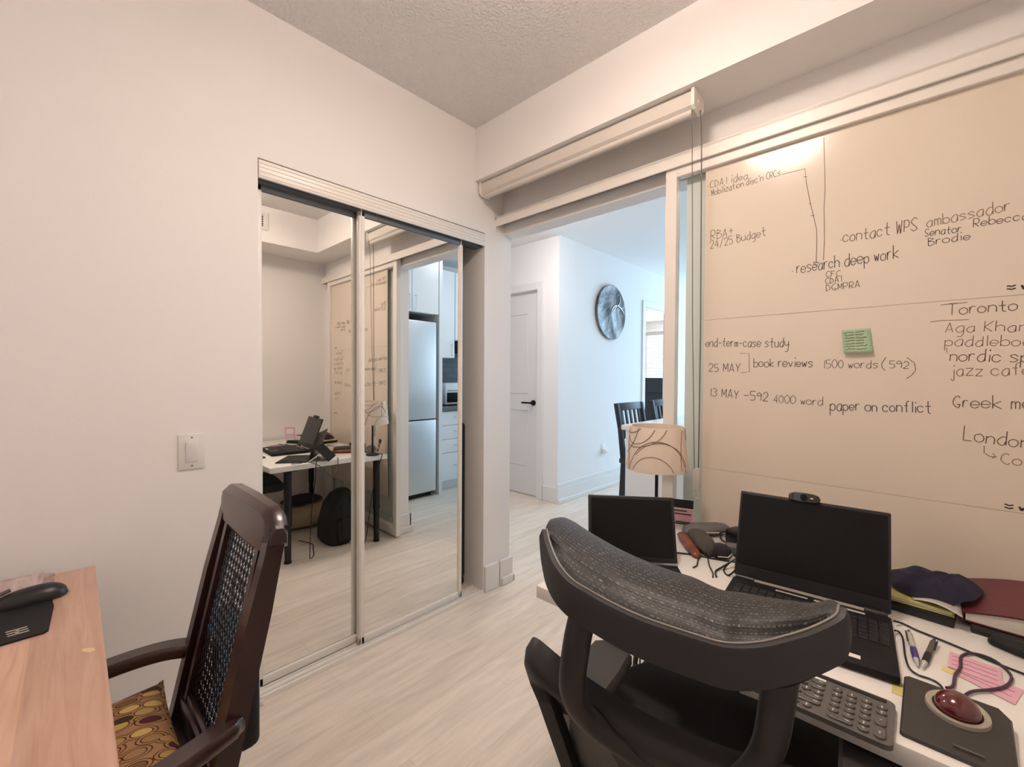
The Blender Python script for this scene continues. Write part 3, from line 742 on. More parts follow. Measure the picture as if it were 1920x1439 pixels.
# webcam clipped on the lid
c_ = ML @ tl @ Vector((-.012, .002, .243))
o = root('webcam', 'oval black webcam clipped to the top of the laptop screen', 'webcam', c_, A)
Mc = ML @ tl @ Matrix.Translation((-.012, 0, .240))
m = MB(); m.loft([[Vector((x, y, z)) for y, z in ((-.016 * s, -.010 * s + .004), (-.012 * s, .012 * s + .004), (.004, .015 * s + .004), (.018 * s, .010 * s + .004), (.018 * s, .0025), (-.004 * s, .0025), (-.006 * s, -.010 * s + .004))]
            for x, s in ((-.036, .35), (-.032, .75), (-.022, 1), (0, 1.08), (.022, 1), (.032, .75), (.036, .35))])
m.xf(Mc); b_ = part(m, 'body', M_black, o, 50)
m = MB(); m.cyl((0, -.0165, .005), (0, -.0195, .005), .008, n=18); m.xf(Mc); part(m, 'lens', M_screen, b_)
m = MB(); m.box((.018, -.0165, .004), (.007, .002, .003), .0006, seg=1); m.xf(Mc); part(m, 'indicator', M_paper, b_)
m = MB(); m.box((0, .0105, -.010), (.03, .004, .03), .001, seg=1); m.xf(Mc); part(m, 'clip', M_blackm, o)

# ---------------------------------------------------------------- tablet computer with keyboard cover
AT = R(36)
o = root('tablet_computer', 'small black tablet computer standing on its kickstand with keyboard cover, left of laptop', 'tablet', (1.135, 1.222, DZ), AT)
MT = Wm[o.name]
tt = Matrix.Translation((0, 0, .006)) @ Matrix.Rotation(R(-19), 4, 'X')
m = MB(); m.box((0, .0045, .102), (.268, .008, .196), .0035, seg=3); m.xf(MT @ tt); s_ = part(m, 'screen_body', M_black, o)
m = MB(); m.box((0, .0003, .104), (.250, .0008, .172), .0003, seg=1); m.xf(MT @ tt); part(m, 'display', M_screen, s_, 0)
m = MB(); m.loft([[MT @ tt @ Vector((x, .0095, .095)), MT @ tt @ Vector((x, .0125, .095)), MT @ Vector((x, .131, .001)), MT @ Vector((x, .127, .001))] for x in (-.11, .11)])
part(m, 'kickstand', M_blackm, o, 20)
m = MB(); m.box((0, -.100, .004), (.262, .190, .006), .002); m.xf(MT); k_ = part(m, 'keyboard_cover', M_blackm, o)
m = MB()
for r_ in range(5):
    for k in range(13): m.box((-.114 + k * .019, -.035 - r_ * .021, .0075), (.016, .017, .0015), .0006, seg=1)
m.box((0, -.165, .0073), (.09, .045, .0008), .0003, seg=1)
m.xf(MT); part(m, 'keys', M_screenb, k_, 0)
m = MB(); m.tube(cr([MT @ Vector(p) for p in ((-.128, .012, .05), (-.17, .02, .03), (-.20, -.02, .012), (-.19, -.08, .006))], 6), .0025, 6)
part(m, 'charging_cable', M_black, o)

# ---------------------------------------------------------------- keyboard with round keys
AK = R(.5)
o = root('wireless_keyboard', 'grey wireless keyboard with round keys at the front edge of the white desk', 'keyboard', (1.566, .945, DZ), AK)
MK = Wm[o.name]
KW, KD = .365, .128
poly = []
for cx_, cy_, a0 in ((KW / 2 - .012, KD / 2 - .012, 0), (-KW / 2 + .012, KD / 2 - .012, 90), (-KW / 2 + .012, -KD / 2 + .012, 180), (KW / 2 - .012, -KD / 2 + .012, 270)):
    for k in range(5): a = R(a0 + 22.5 * k); poly.append((cx_ + .012 * math.cos(a), cy_ + .012 * math.sin(a)))
m = MB(); m.prism(poly, .001, .0095); m.xf(MK); part(m, 'body', M_grey, o, 30)
m = MB(); m.bb(-KW / 2 + .014, KW / 2 - .012, KD / 2 - .014, KD / 2 - .005, .0095, .0112, .0006, 1); m.xf(MK); part(m, 'device_slot', M_screenb, o)
m = MB(); m.bb(.04, .085, KD / 2 - .022, KD / 2 - .016, .0095, .0102); m.xf(MK); part(m, 'printed_label', M_paper, o, 0)
def keycap(x, y, wx, wy):
    m = MB(); r = min(wx, wy) / 2; pts = []
    ex, ey = wx / 2 - r, wy / 2 - r
    for sx, sy, a0 in ((1, 1, 0), (-1, 1, 90), (-1, -1, 180), (1, -1, 270)):
        for k in range(6): a = R(a0 + 18 * k); pts.append((sx * ex, sy * ey, math.cos(a), math.sin(a)))
    m.loft([[Vector((x + a + c * r * f, y + b + s * r * f, z)) for a, b, c, s in pts] for f, z in ((1, .0095), (.98, .0125), (.80, .0132), (.5, .0127))])
    m.xf(MK); k = part(m, 'key', M_keycap, o, 40)
    n = MB(); L_ = .0035 if wx < .02 else .006
    n.box((x + (wx / 2 - .008 if wx > .02 else 0), y, .0132), (L_, .0012, .0006)); 
    if wx < .02 and random.random() < .6: n.box((x, y - .0025, .0132), (.0012, .005, .0006))
    n.xf(MK); part(n, 'legend', M_paper, k, 0)
P_ = .0178
for r_ in range(6):
    y = KD / 2 - .033 - r_ * .0162
    x = -KW / 2 + .016
    widths = [1] * 13 + [1.4] if r_ in (0, 1) else ([1.4] + [1] * 12 + [1.0] if r_ == 2 else ([1.7] + [1] * 11 + [1.7] if r_ == 3 else ([1.2] + [1] * 10 + [3.2] if r_ == 4 else [1, 1, 1, 1.3, 4.2, 1.3, 1, 1, 1, 1])))
    lim = .0925
    for wd in widths:
        wx = wd * P_ - .0032
        if x + wx > lim: break
        keycap(x + wx / 2, y, wx, .0138); x += wd * P_
for r_ in range(6):
    y = KD / 2 - .033 - r_ * .0162
    for k in range(4):
        if k == 3 and r_ in (3, 5): continue
        if r_ == 5 and k == 1: continue
        x = .104 + k * .0205
        wx = .0150; yy = y; wy = .0138
        if k == 3 and r_ in (2, 4): yy = y - .0081; wy = .030
        if r_ == 5 and k == 0: x += .0102; wx = .0355
        keycap(x, yy, wx, wy)

# ---------------------------------------------------------------- trackball
o = root('trackball', 'black square trackball mouse with a large ruby red ball', 'trackball', (1.822, 1.015, DZ), R(-1))
MB_ = Wm[o.name]
hx, hy = .066, .078
poly = [(-hx, -hy + .004), (-hx + .004, -hy), (hx - .010, -hy), (hx - .004, -hy + .004), (hx + .0, hy - .02), (hx - .012, hy), (-hx + .004, hy), (-hx, hy - .004)]
m = MB(); m.loft([[Vector((x * f, y * f, (.008 + .016 * (y + hy) / (2 * hy)) * k)) for x, y in poly] for f, k in ((1, 0.05), (1, .85), (.96, 1))]); m.xf(MB_)
b_ = part(m, 'body', M_tball, o, 30)
Mt = MB_ @ Matrix.Translation((.002, .026, .0205)) @ Matrix.Rotation(R(6), 4, 'X')
m = MB(); m.lathe([(.030, -.002), (.031, .003), (.039, .004), (.040, -.002)], n=40); m.xf(Mt); part(m, 'ring', M_gold, o)
m = MB(); m.ell((0, 0, .004), (.0285, .0285, .0245), nu=32, nv=20); m.xf(Mt); part(m, 'ball', M_redball, o, 60)
m = MB(); m.box((.012, -.062, .0125), (.034, .003, .0008)); m.xf(MB_); part(m, 'printed_mark', M_grey, b_, 0)
pc = [(1.832, 1.092, .656), (1.838, 1.108, .650), (1.837, 1.125, .645), (1.85, 1.155, .645), (1.875, 1.185, .645), (1.897, 1.22, .645), (1.908, 1.27, .6445), (1.890, 1.315, .6445), (1.862, 1.318, .6445), (1.842, 1.285, .645), (1.838, 1.235, .645), (1.829, 1.195, .645), (1.824, 1.150, .6445), (1.815, 1.135, .6445)]
m = MB(); m.tube(cr(pc, 6), .0026, 8); part(m, 'braided_cable', M_purple, o)

# ---------------------------------------------------------------- thin black cables right of the laptop
def cable(name, pts, r, mt, label, k=7):
    m = MB(); m.tube(cr(pts, k), r, 7)
    return single(m, name, mt, label, 'cable', pts[0])
zc = DZ + .003
cable('laptop_cable', [(1.735, 1.345, .652), (1.752, 1.365, zc), (1.775, 1.352, zc), (1.83, 1.333, zc), (1.90, 1.305, zc), (1.97, 1.29, zc), (2.02, 1.30, zc)], .0022, M_black, 'straight thin black cable running right past the pens and pink notes')
cable('mouse_cable', [(1.738, 1.300, .650), (1.745, 1.315, zc), (1.752, 1.285, zc), (1.757, 1.21, zc), (1.764, 1.165, zc), (1.776, 1.150, zc), (1.795, 1.150, zc), (1.806, 1.142, zc), (1.811, 1.126, zc), (1.813, 1.110, zc)], .0019, M_black, 'looping thin black cable between the laptop and trackball')

# ---------------------------------------------------------------- pens
def pen(name, p0, p1, mats, label, clip_side):
    a = Vector(p0); b = Vector(p1); d = (b - a)
    o = root(name, label, 'pen', a, 0, 'pens beside the laptop')
    f = lambda t: a + d * t
    part(MB().tube([f(0), f(.04), f(.5)], [.004, .0052, .0052], 14), 'barrel', mats[0], o)
    part(MB().tube([f(.5), f(.55), f(.82)], [.0056, .006, .0055], 14), 'grip', mats[1], o)
    part(MB().tube([f(.82), f(.97), f(1.0)], [.005, .0022, .0008], 12), 'tip', mats[2], o)
    part(MB().tube([f(-.08), f(0)], [.0026, .0030], 10), 'button', M_black, o)
    s = Vector((-d.y, d.x, 0)).normalized() * .006 * clip_side
    part(MB().tube([f(.0) + s + Vector((0, 0, .003)), f(.33) + s * 1.15 + Vector((0, 0, .003))], .0015, 6), 'clip', M_black, o)
zp = DZ + .0062
pen('ballpoint_pen', (1.762, 1.318, zp), (1.776, 1.178, zp), (M_clear, M_penblue, M_clear), 'clear ballpoint pen with a purple grip beside the laptop', -1)
pen('ballpoint_pen', (1.801, 1.312, zp), (1.783, 1.178, zp), (M_grey, M_screenb, M_clear), 'grey ballpoint pen with a dark grip, right of the purple pen', 1)

# ---------------------------------------------------------------- notes on the desk
def slip(name, pts, mt, label, cat, z, grp, lines=0):
    m = MB(); m.loft([[Vector((x, y, z0)) for x, y in pts] for z0 in (z, z + .0006)])
    o = single(m, name, mt, label, cat, (pts[0][0], pts[0][1], z), grp, 0)
    if lines:
        P = [Vector((x, y, z + .0007)) for x, y in pts]; m = MB()
        for k in range(lines):
            v = (k + 1) / (lines + 1)
            a = P[0].lerp(P[3], v); b = P[1].lerp(P[2], v)
            q = [a.lerp(b, .06 + .85 * j / 14) + Vector((0, random.uniform(-.0012, .0012), 0)) for j in range(15)]
            m.tube(q, .0005, 4)
        part(m, 'handwriting', M_burg, o, 0)
    return o
slip('sticky_note', [(1.826, 1.296), (1.897, 1.288), (1.893, 1.215), (1.820, 1.226)], M_pink, 'square pink sticky note behind the red trackball, on top of the longer pink slip', 'sticky note', DZ + .0024, 'notes lying on the desk', 3)
slip('sticky_note', [(1.838, 1.252), (1.920, 1.232), (1.902, 1.166), (1.826, 1.208)], M_pink, 'lower pink paper slip half covered by the square pink sticky note', 'sticky note', DZ + .0012, 'notes lying on the desk', 2)
slip('sticky_note', [(1.812, 1.226), (1.886, 1.208), (1.882, 1.192), (1.810, 1.206)], M_yellow, 'narrow yellow paper slip lying under the pink notes', 'sticky note', DZ + .0003, 'notes lying on the desk')
slip('sticky_note', [(1.741, 1.10), (1.757, 1.10), (1.757, 1.055), (1.741, 1.055)], M_yellow, 'tiny pale yellow tab between the keyboard and trackball', 'sticky note', DZ + .0003, 'notes lying on the desk')

# ---------------------------------------------------------------- table lamp
LX, LY = 1.042, 1.585
o = root('table_lamp', 'small table lamp with a cream swirl patterned shade and black stem', 'lamp', (LX, LY, DZ))
part(MB().lathe([(.001, DZ + .001), (.045, DZ + .001), (.047, DZ + .006), (.044, DZ + .012), (.02, DZ + .018), (.001, DZ + .018)], (LX, LY, 0), 36), 'base', M_black, o)
part(MB().cyl((LX, LY, DZ + .016), (LX, LY, .93), .0062, n=14), 'stem', M_black, o)
part(MB().cyl((LX, LY, .905), (LX, LY, .955), .016, n=16), 'socket', M_black, o)
zb_, zt_ = .868, 1.032; rb, rt = .113, .097
sh = part(MB().lathe([(rb, zb_), (rb + .0006, zb_ + .004), (rt + .0006, zt_ - .004), (rt, zt_), (rt - .002, zt_), (rb - .002, zb_), (rb, zb_)], (LX, LY, 0), 56, cap=False), 'lamp_shade', M_lampshade, o, 60)
def on_shade(u, v):   # u angle in degrees from the camera side, v 0..1 up the shade
    a = R(u - 66); r = rb + (rt - rb) * v + .0012
    return Vector((LX + r * math.cos(a), LY + r * math.sin(a), zb_ + (zt_ - zb_) * v))
m = MB()
def arc(cu, cv, ru, rv, a0, a1, w=.0011):
    pts = []
    for j in range(33):
        a = R(a0 + (a1 - a0) * j / 32); v = cv + rv * math.sin(a)
        if -.0 <= v <= 1.0: pts.append(on_shade(cu + ru * math.cos(a), v))
        elif len(pts) > 1: m.tube(pts, w, 5); pts = []
    if len(pts) > 1: m.tube(pts, w, 5)
arc(-8, -.25, 45, .62, 0, 180); arc(2, -.15, 62, .86, 0, 180); arc(6, -.15, 63, .83, 20, 140); arc(-52, 1.15, 75, .6, 180, 360); arc(-70, 1.2, 45, .35, 180, 360)
arc(-48, 1.3, 50, .68, 200, 350); arc(100, .2, 50, 1.2, 90, 200); arc(-110, -.1, 50, .9, 0, 120)
for b0 in (150, 230):
    arc(b0, -.25, 45, .62, 0, 180); arc(b0 + 30, 1.15, 60, .8, 180, 360); arc(b0 - 30, .4, 40, .9, 0, 160)
part(m, 'swirl_print', M_shadeline, sh)
m = MB()
for k in range(3):
    a = R(k * 120 + 20); m.tube([(LX + .015 * math.cos(a), LY + .015 * math.sin(a), .945), (LX + (rb - .013) * math.cos(a), LY + (rb - .013) * math.sin(a), .985)], .0015, 5)
part(m, 'shade_spider', M_black, o)
part(MB().ell((LX, LY, .975), (.024, .024, .03)), 'bulb', M_paper, o)
m = MB(); m.tube(cr([(LX - .02, LY + .035, DZ + .009), (1.002, LY + .05, DZ + .009), (.990, LY + .045, DZ - .004), (.984, LY, .52), (.998, LY - .03, .36), (1.012, LY - .06, .1), (1.02, LY - .08, .006)], 7), .003, 7)
part(m, 'power_cord', M_black, o)

# ---------------------------------------------------------------- clutter behind the tablet
o = root('info_card', 'small pink and white printed card standing against the glass behind the tablet', 'card', (1.175, 1.735, DZ))
Mc = Matrix.Translation((1.108, 1.66, DZ + .0005)) @ Matrix.Rotation(R(18), 4, 'Z') @ Matrix.Rotation(R(-14), 4, 'X')
m = MB(); m.box((0, 0, .052), (.085, .0012, .104), 0); m.xf(Mc); c_ = part(m, 'card', M_paper, o, 0)
m = MB(); m.box((0, -.0008, .087), (.085, .0006, .032), 0); m.xf(Mc); part(m, 'photo_strip', M_screenb, c_, 0)
m = MB(); m.box((0, -.0008, .045), (.083, .0005, .046), 0); m.xf(Mc); part(m, 'pink_panel', M_pink, c_, 0)
m = MB()
for z, a, b in ((.058, -.03, .02), (.046, -.025, .036), (.016, -.02, .035), (.010, -.03, .03)): m.bb(a, b, -.0018, -.0012, z, z + .005)
m.xf(Mc); part(m, 'printed_text', M_ink, c_, 0)

# grey rubber glove-like case, lying at the back
secs = []
Ms = Matrix.Translation((1.205, 1.655, DZ)) @ Matrix.Rotation(R(38), 4, 'Z')
for t, wy, hz in ((-.085, .012, .010), (-.075, .036, .022), (-.04, .045, .034), (0, .042, .038), (.04, .034, .042), (.065, .028, .040), (.080, .018, .030), (.085, .006, .018)):
    secs.append([Ms @ Vector((t, wy * math.cos(a), max(.001, hz * (.5 + .5 * math.sin(a))))) for a in [2 * PI * k / 14 for k in range(14)]])
m = MB(); m.loft(secs)
o = single(m, 'glasses_case', M_greyrub, 'smooth grey hard case lying flat against the glass behind the leather case', 'case', (1.205, 1.655, DZ), 'cases in the desk clutter', 60)
m = MB(); m.tube([Ms @ Vector((t, -.5 * .04 - .024, .02)) for t in (-.07, -.03, .01, .05)], .0022, 6); part(m, 'zip', M_clear, o)
# suede case with brown leather flap
Ms = Matrix.Translation((1.232, 1.508, DZ)) @ Matrix.Rotation(R(-54), 4, 'Z')
o = root('leather_case', 'fuzzy grey eyeglass case with brown leather flap, right of the tablet', 'case', (1.225, 1.505, DZ), 0, 'cases in the desk clutter')
secs = []
for t, wy, hz in ((-.088, .008, .018), (-.078, .026, .034), (-.04, .034, .043), (.01, .035, .044), (.05, .031, .040), (.075, .022, .032), (.085, .008, .018)):
    secs.append([Ms @ Vector((t, .008 + wy * math.cos(a), .004 + hz * (.5 + .5 * math.sin(a)))) for a in [2 * PI * k / 16 for k in range(16)]])
m = MB(); m.loft(secs); part(m, 'suede_body', M_suede, o, 60)
secs = []
for t, wy, hz in ((-.09, .006, .006), (-.08, .018, .022), (-.03, .021, .026), (.04, .020, .024), (.092, .015, .018), (.104, .005, .006)):
    secs.append([Ms @ Vector((t, -.036 + wy * math.cos(a), .0005 + hz * (.5 + .5 * math.sin(a)))) for a in [2 * PI * k / 12 for k in range(12)]])
m = MB(); m.loft(secs); part(m, 'leather_flap', M_brown, o, 60)
# plum pouch
Ms = Matrix.Translation((1.308, 1.482, DZ)) @ Matrix.Rotation(R(38), 4, 'Z')
m = MB(); m.loft([[Ms @ Vector((x * s, y * s, z)) for x, y in ((-.028, -.03), (.012, -.034), (.034, -.002), (.010, .034), (-.026, .03))] for s, z in ((.9, .001), (1, .008), (.92, .026), (.55, .036))])
o = single(m, 'cloth_pouch', M_plum, 'small dark plum cloth pouch beside the leather case', 'pouch', (1.288, 1.478, DZ), None, 50)
m = MB(); m.tube([Ms @ Vector(p) for p in ((-.02, -.034, .010), (.010, -.037, .010), (.034, -.006, .010))], .002, 6); part(m, 'zip', M_clear, o)
# charger bricks
o = root('power_brick', 'black power brick with cable bundle left of the laptop screen', 'charger', (1.325, 1.66, DZ))
Ms = Matrix.Translation((1.325, 1.63, DZ)) @ Matrix.Rotation(R(-20), 4, 'Z')
part(MB().box((0, 0, .026), (.075, .06, .05), .008).xf(Ms), 'body', M_black, o)
part(MB().tube(cr([Ms @ Vector(p) for p in ((-.03, -.03, .04), (-.045, -.045, .03), (-.03, -.05, .012), (0, -.045, .008))], 5), .003, 6).xf(Matrix()), 'cord', M_black, o)
o = root('usb_adapter', 'small grey adapter block left of the laptop below the black power brick', 'adapter', (1.335, 1.535, DZ))
Ms = Matrix.Translation((1.335, 1.53, DZ)) @ Matrix.Rotation(R(25), 4, 'Z')
part(MB().box((0, 0, .0155), (.05, .042, .028), .005).xf(Ms), 'body', M_greyrub, o)
part(MB().box((-.026, 0, .014), (.004, .012, .006), 0).xf(Ms), 'port', M_black, o)
# cable tangle left of the laptop hinge: three cables
cable('tangled_cable', [(1.345, 1.505, zc), (1.372, 1.47, .672), (1.388, 1.44, .68), (1.362, 1.41, .66), (1.352, 1.375, zc), (1.374, 1.345, zc), (1.388, 1.375, .662), (1.372, 1.41, .668), (1.345, 1.38, zc + .004), (1.338, 1.345, zc), (1.352, 1.31, zc)], .0026, M_black, 'knotted black cable tangle beside the left laptop hinge')
cable('tangled_cable', [(1.37, 1.46, zc), (1.30, 1.435, zc), (1.25, 1.425, zc), (1.20, 1.40, zc), (1.15, 1.37, zc)], .0024, M_black, 'black cable running left from the tangle toward the tablet')
cable('tangled_cable', [(1.265, 1.428, zc + .004), (1.272, 1.385, zc), (1.282, 1.35, zc), (1.280, 1.325, zc)], .0022, M_black, 'short black cable end with plug lying on the open white desk')
cable('tangled_cable', [(1.285, 1.434, zc + .004), (1.31, 1.375, zc), (1.335, 1.33, zc), (1.345, 1.30, zc)], .0022, M_black, 'diagonal black cable crossing the white desk just left of the laptop')

# ---------------------------------------------------------------- papers, navy cloth and burgundy planner on the right
def booklet(name, c, d, rz, mt, label, cat, grp, pages=True, spine=None, rings=False):
    o = root(name, label, cat, c, rz, grp); M = Wm[o.name]
    w, l, h = d
    if pages:
        part(MB().box((0, 0, h / 2), (w - .008, l - .008, h - .006), .001, seg=1).xf(M), 'pages', M_paper, o, 0)
        part(MB().box((0, 0, h - .0015), (w, l, .003), .0014).xf(M), 'front_cover', mt, o)
        part(MB().box((0, 0, .0016), (w, l, .003), .0014).xf(M), 'back_cover', mt, o)
        part(MB().box((-w / 2, 0, h / 2), (.004, l, h), .0018).xf(M), 'spine', spine or mt, o)
    else:
        part(MB().box((0, 0, h / 2), (w, l, h), min(.004, h * .4)).xf(M), 'cover', mt, o)
    return o
booklet('notebook', (1.786, 1.55, DZ), (.125, .24, .022), R(-5), M_black,  'black notebook at the bottom of the pile right of the laptop', 'notebook', 'notebooks and folders by the whiteboard', pages=False)
booklet('folder', (1.784, 1.548, DZ + .0225), (.120, .225, .012), R(-3), M_lime, 'lime and cream paper folder between the black notebook and navy cloth', 'folder', 'notebooks and folders by the whiteboard', spine=M_yellow)
# stapled packet edge with clear sleeve
o = root('clear_sleeve', 'clear plastic sleeve sticking out at the corner under the navy cloth', 'sleeve', (1.832, 1.465, DZ + .035))
m = MB(); m.grid(lambda u, v: Vector((1.765 + .085 * u, 1.445 + .07 * v - .03 * u, DZ + .0365 + .010 * math.sin(PI * u) * (1 - .5 * v))), 10, 6)
g = part(m, 'sheet', M_clear, o, 60); md = g.modifiers.new('s', 'SOLIDIFY'); md.thickness = .001
def navy(u, v):
    a = 2 * PI * u; r = v
    rx = .088 * (1 + .06 * math.sin(3 * a + 1) + .04 * math.sin(7 * a)); ry = .115 * (1 + .06 * math.cos(2 * a))
    h = .030 * (1 - r ** 3) + .010 * math.sin(5 * a + 6 * r) * r * (1 - r) * 2 + .004
    x = 1.800 + rx * r * math.cos(a); k = min(1, max(0, (x - 1.835) / .02))
    return Vector((x, 1.560 + ry * r * math.sin(a), DZ + .035 + .014 * k + max(.0006, h)))
m = MB(); m.grid(navy, 40, 12)
o = single(m, 'folded_cloth', M_navy, 'crumpled navy blue cloth heaped on the notebooks right of the laptop', 'cloth', (1.795, 1.60, DZ + .035), None, 80)
booklet('document_folder', (1.972, 1.56, DZ), (.20, .27, .012), R(-4), M_black, 'flat black document folder under the burgundy planner', 'folder', 'notebooks and folders by the whiteboard', pages=False)
o = root('leather_planner', 'thick burgundy leather planner lying on a black folder', 'planner', (1.955, 1.575, DZ + .0125), R(-4), 'notebooks and folders by the whiteboard')
MP = Wm[o.name]
pz = lambda u, v: .020 + .034 * math.sin(PI * min(1, .62 * u + .02)) * (.75 + .25 * v)
part(MB().box((0, 0, .0015), (.19, .245, .003), .0012).xf(MP), 'back_cover', M_burg, o)
m = MB(); m.loft([[Vector((-.09 + .18 * k / 10, y, .0032)) for k in range(11)] + [Vector((-.09 + .18 * k / 10, y, pz(k / 10, .5 + y / .245) - .0045)) for k in range(10, -1, -1)] for y in (-.119, 0, .119)]); m.xf(MP); part(m, 'pages', M_paper, o, 0)
m = MB(); m.loft([[Vector((-.096 + .192 * k / 12, y, pz(k / 12, .5 + y / .245) - .0035)) for k in range(13)] + [Vector((-.096 + .192 * k / 12, y, pz(k / 12, .5 + y / .245))) for k in range(12, -1, -1)] for y in (-.1225, -.06, 0, .06, .1225)]); m.xf(MP); part(m, 'front_cover', M_burg, o, 60)
part(MB().box((-.095, 0, .0105), (.005, .245, .021), .002).xf(MP), 'spine', M_burg, o)
m = MB()
for k in range(14): m.cyl(Wm[o.name] @ Vector((-.0985, -.11 + k * .017, .005)), Wm[o.name] @ Vector((-.0985, -.11 + k * .017, .017)), .0011, n=6)
part(m, 'stitching', M_gold, o)
# black glasses case at the right edge and the pink stand reflected in the mirror
Ms = Matrix.Translation((1.935, 1.385, DZ)) @ Matrix.Rotation(R(-25), 4, 'Z')
m = MB(); secs = []
for t, wy, hz in ((-.05, .006, .012), (-.042, .016, .022), (0, .019, .028), (.05, .018, .026), (.068, .006, .012)):
    secs.append([Ms @ Vector((t, wy * math.cos(a), .001 + hz * (.5 + .5 * math.sin(a)))) for a in [2 * PI * k / 12 for k in range(12)]])
m.loft(secs); single(m, 'soft_case', M_bagblk, 'small black soft case in front of the burgundy planner', 'case', (1.935, 1.385, DZ), 'cases in the desk clutter', 60)
o = root('phone_stand', 'pink and cream plastic phone stand reflected in the left mirror on the desk', 'phone stand', (2.02, 1.42, DZ))
Ms = Matrix.Translation((2.03, 1.40, DZ)) @ Matrix.Rotation(R(-75), 4, 'Z')
part(MB().box((0, 0, .005), (.09, .10, .008), .003).xf(Ms), 'base', M_paper, o)
m = MB()
for (x0, x1, z0, z1) in ((-.04, -.028, .0, .12), (.028, .04, .0, .12), (-.04, .04, .108, .12), (-.04, .04, .05, .06)): m.bb(x0, x1, -.004, .004, z0, z1, .002, 1)
m.xf(Ms @ Matrix.Translation((0, .03, .008)) @ Matrix.Rotation(R(-20), 4, 'X')); part(m, 'cradle_frame', M_pink, o)

# ---------------------------------------------------------------- under the desk
o = root('backpack', 'black backpack slumped under the left end of the white desk', 'backpack', (1.19, 1.44, 0))
secs = []
for z, sx, sy, oy in ((0.001, .13, .085, 0), (.03, .15, .10, 0), (.14, .155, .105, .01), (.26, .14, .095, .03), (.34, .10, .07, .05), (.375, .04, .03, .06)):
    secs.append([Vector((1.23 + sx * (abs(math.cos(a)) ** .7) * (1 if math.cos(a) > 0 else -1), 1.42 + oy + sy * (abs(math.sin(a)) ** .7) * (1 if math.sin(a) > 0 else -1), z)) for a in [2 * PI * k / 24 for k in range(24)]])
m = MB(); m.loft(secs); part(m, 'body', M_bagblk, o, 60)
m = MB()
for k in range(2): m.tube(cr([(1.12 + .0 * k, 1.40 + .09 * k, .34), (1.06, 1.40 + .09 * k, .24), (1.065, 1.395 + .1 * k, .10), (1.09, 1.40 + .1 * k, .03)], 6), .009, 8, flat=(1, .4))
part(m, 'shoulder_straps', M_black, o)
m = MB(); m.box((1.075, 1.44, .12), (.03, .14, .16), .014); part(m, 'front_pocket', M_bagblk, o)
m = MB()
def fleece(u, v):
    a = 2 * PI * v
    r = 1 - .25 * (2 * u - 1) ** 4
    return Vector((1.74 + .21 * math.cos(a) * (abs(math.cos(a)) + .15) ** -.4 * r, 1.20 + .38 * u, .004 + .095 * (1 + math.sin(a) * (abs(math.sin(a)) + .15) ** -.4 * r * .95)))
m.grid(fleece, 24, 32)
m.loft([[fleece(0, k / 32) for k in range(32)], [Vector((1.74, 1.195, .1))] * 32], caps=False); m.loft([[fleece(1, k / 32) for k in range(32)], [Vector((1.74, 1.585, .1))] * 32], caps=False)
o = single(m, 'pet_cushion', M_beige, 'beige fleece cushion lying on the floor under the white desk', 'cushion', (1.74, 1.39, 0), None, 60)
m = MB(); m.grid(lambda u, v: Vector((1.74 + .12 * (v) * math.cos(2 * PI * u) * (1 + .12 * math.sin(4 * 2 * PI * u)), 1.38 + .16 * v * math.sin(2 * PI * u), .203 + .045 * (1 - v ** 2.4) + .008 * math.sin(9 * 2 * PI * u) * v * (1 - v))), 36, 8)
single(m, 'folded_garment', M_plum, 'dark folded garment lying on top of the beige fleece cushion', 'clothing', (1.74, 1.38, .2), None, 80)
m = MB(); m.tube(cr([(1.01, 1.20, DZ + .004), (.996, 1.19, DZ - .01), (.994, 1.18, .5), (1.0, 1.16, .3), (1.0, 1.15, .05), (1.02, 1.16, .005), (1.06, 1.20, .004), (1.17, 1.24, .004), (1.26, 1.27, .004), (1.40, 1.23, .004)], 8), .0028, 7)
single(m, 'hanging_cable', M_black, 'thin black cable hanging off the left desk end down to the floor', 'cable', (1.01, 1.2, DZ))
m = MB(); m.tube(cr([(.985, 1.06, DZ + .05), (.975, 1.10, DZ + .03), (.975, 1.20, DZ - .02), (.985, 1.28, DZ - .10), (.994, 1.33, DZ - .06), (.992, 1.335, DZ + .0), (1.01, 1.34, DZ + .008), (1.04, 1.36, DZ + .005)], 8), .0032, 7)
single(m, 'charger_cable', M_grey, 'grey charging cable looping over the left desk end beside the tablet', 'cable', (1.035, 1.1, DZ))

# ================================================================== OFFICE CHAIR
AC = R(8)
oc = root('office_chair', 'black mesh office chair with curved headrest pulled up to the white desk', 'office chair', (1.50, .86, 0), AC)
MC = Wm[oc.name]
HN = [(-0.192, -0.319, 0.983), (-0.169, -0.349, 0.977), (-0.133, -0.39, 0.972), (-0.102, -0.411, 0.966), (-0.073, -0.418, 0.962), (-0.036, -0.424, 0.958), (-0.004, -0.425, 0.955), (0.025, -0.424, 0.954), (0.045, -0.422, 0.953), (0.071, -0.422, 0.954), (0.089, -0.414, 0.955), (0.107, -0.403, 0.958), (0.125, -0.387, 0.962), (0.143, -0.368, 0.966), (0.159, -0.35, 0.972), (0.167, -0.34, 0.977), (0.169, -0.332, 0.983)]
HF = [(-0.206, -0.294, 0.977), (-0.228, -0.237, 0.971), (-0.231, -0.189, 0.966), (-0.213, -0.178, 0.96), (-0.177, -0.197, 0.956), (-0.113, -0.229, 0.952), (-0.063, -0.245, 0.949), (-0.02, -0.256, 0.948), (0.009, -0.257, 0.947), (0.046, -0.277, 0.948), (0.072, -0.273, 0.949), (0.097, -0.277, 0.952), (0.12, -0.284, 0.956), (0.143, -0.286, 0.96), (0.16, -0.28, 0.966), (0.167, -0.294, 0.971), (0.17, -0.318, 0.977)]
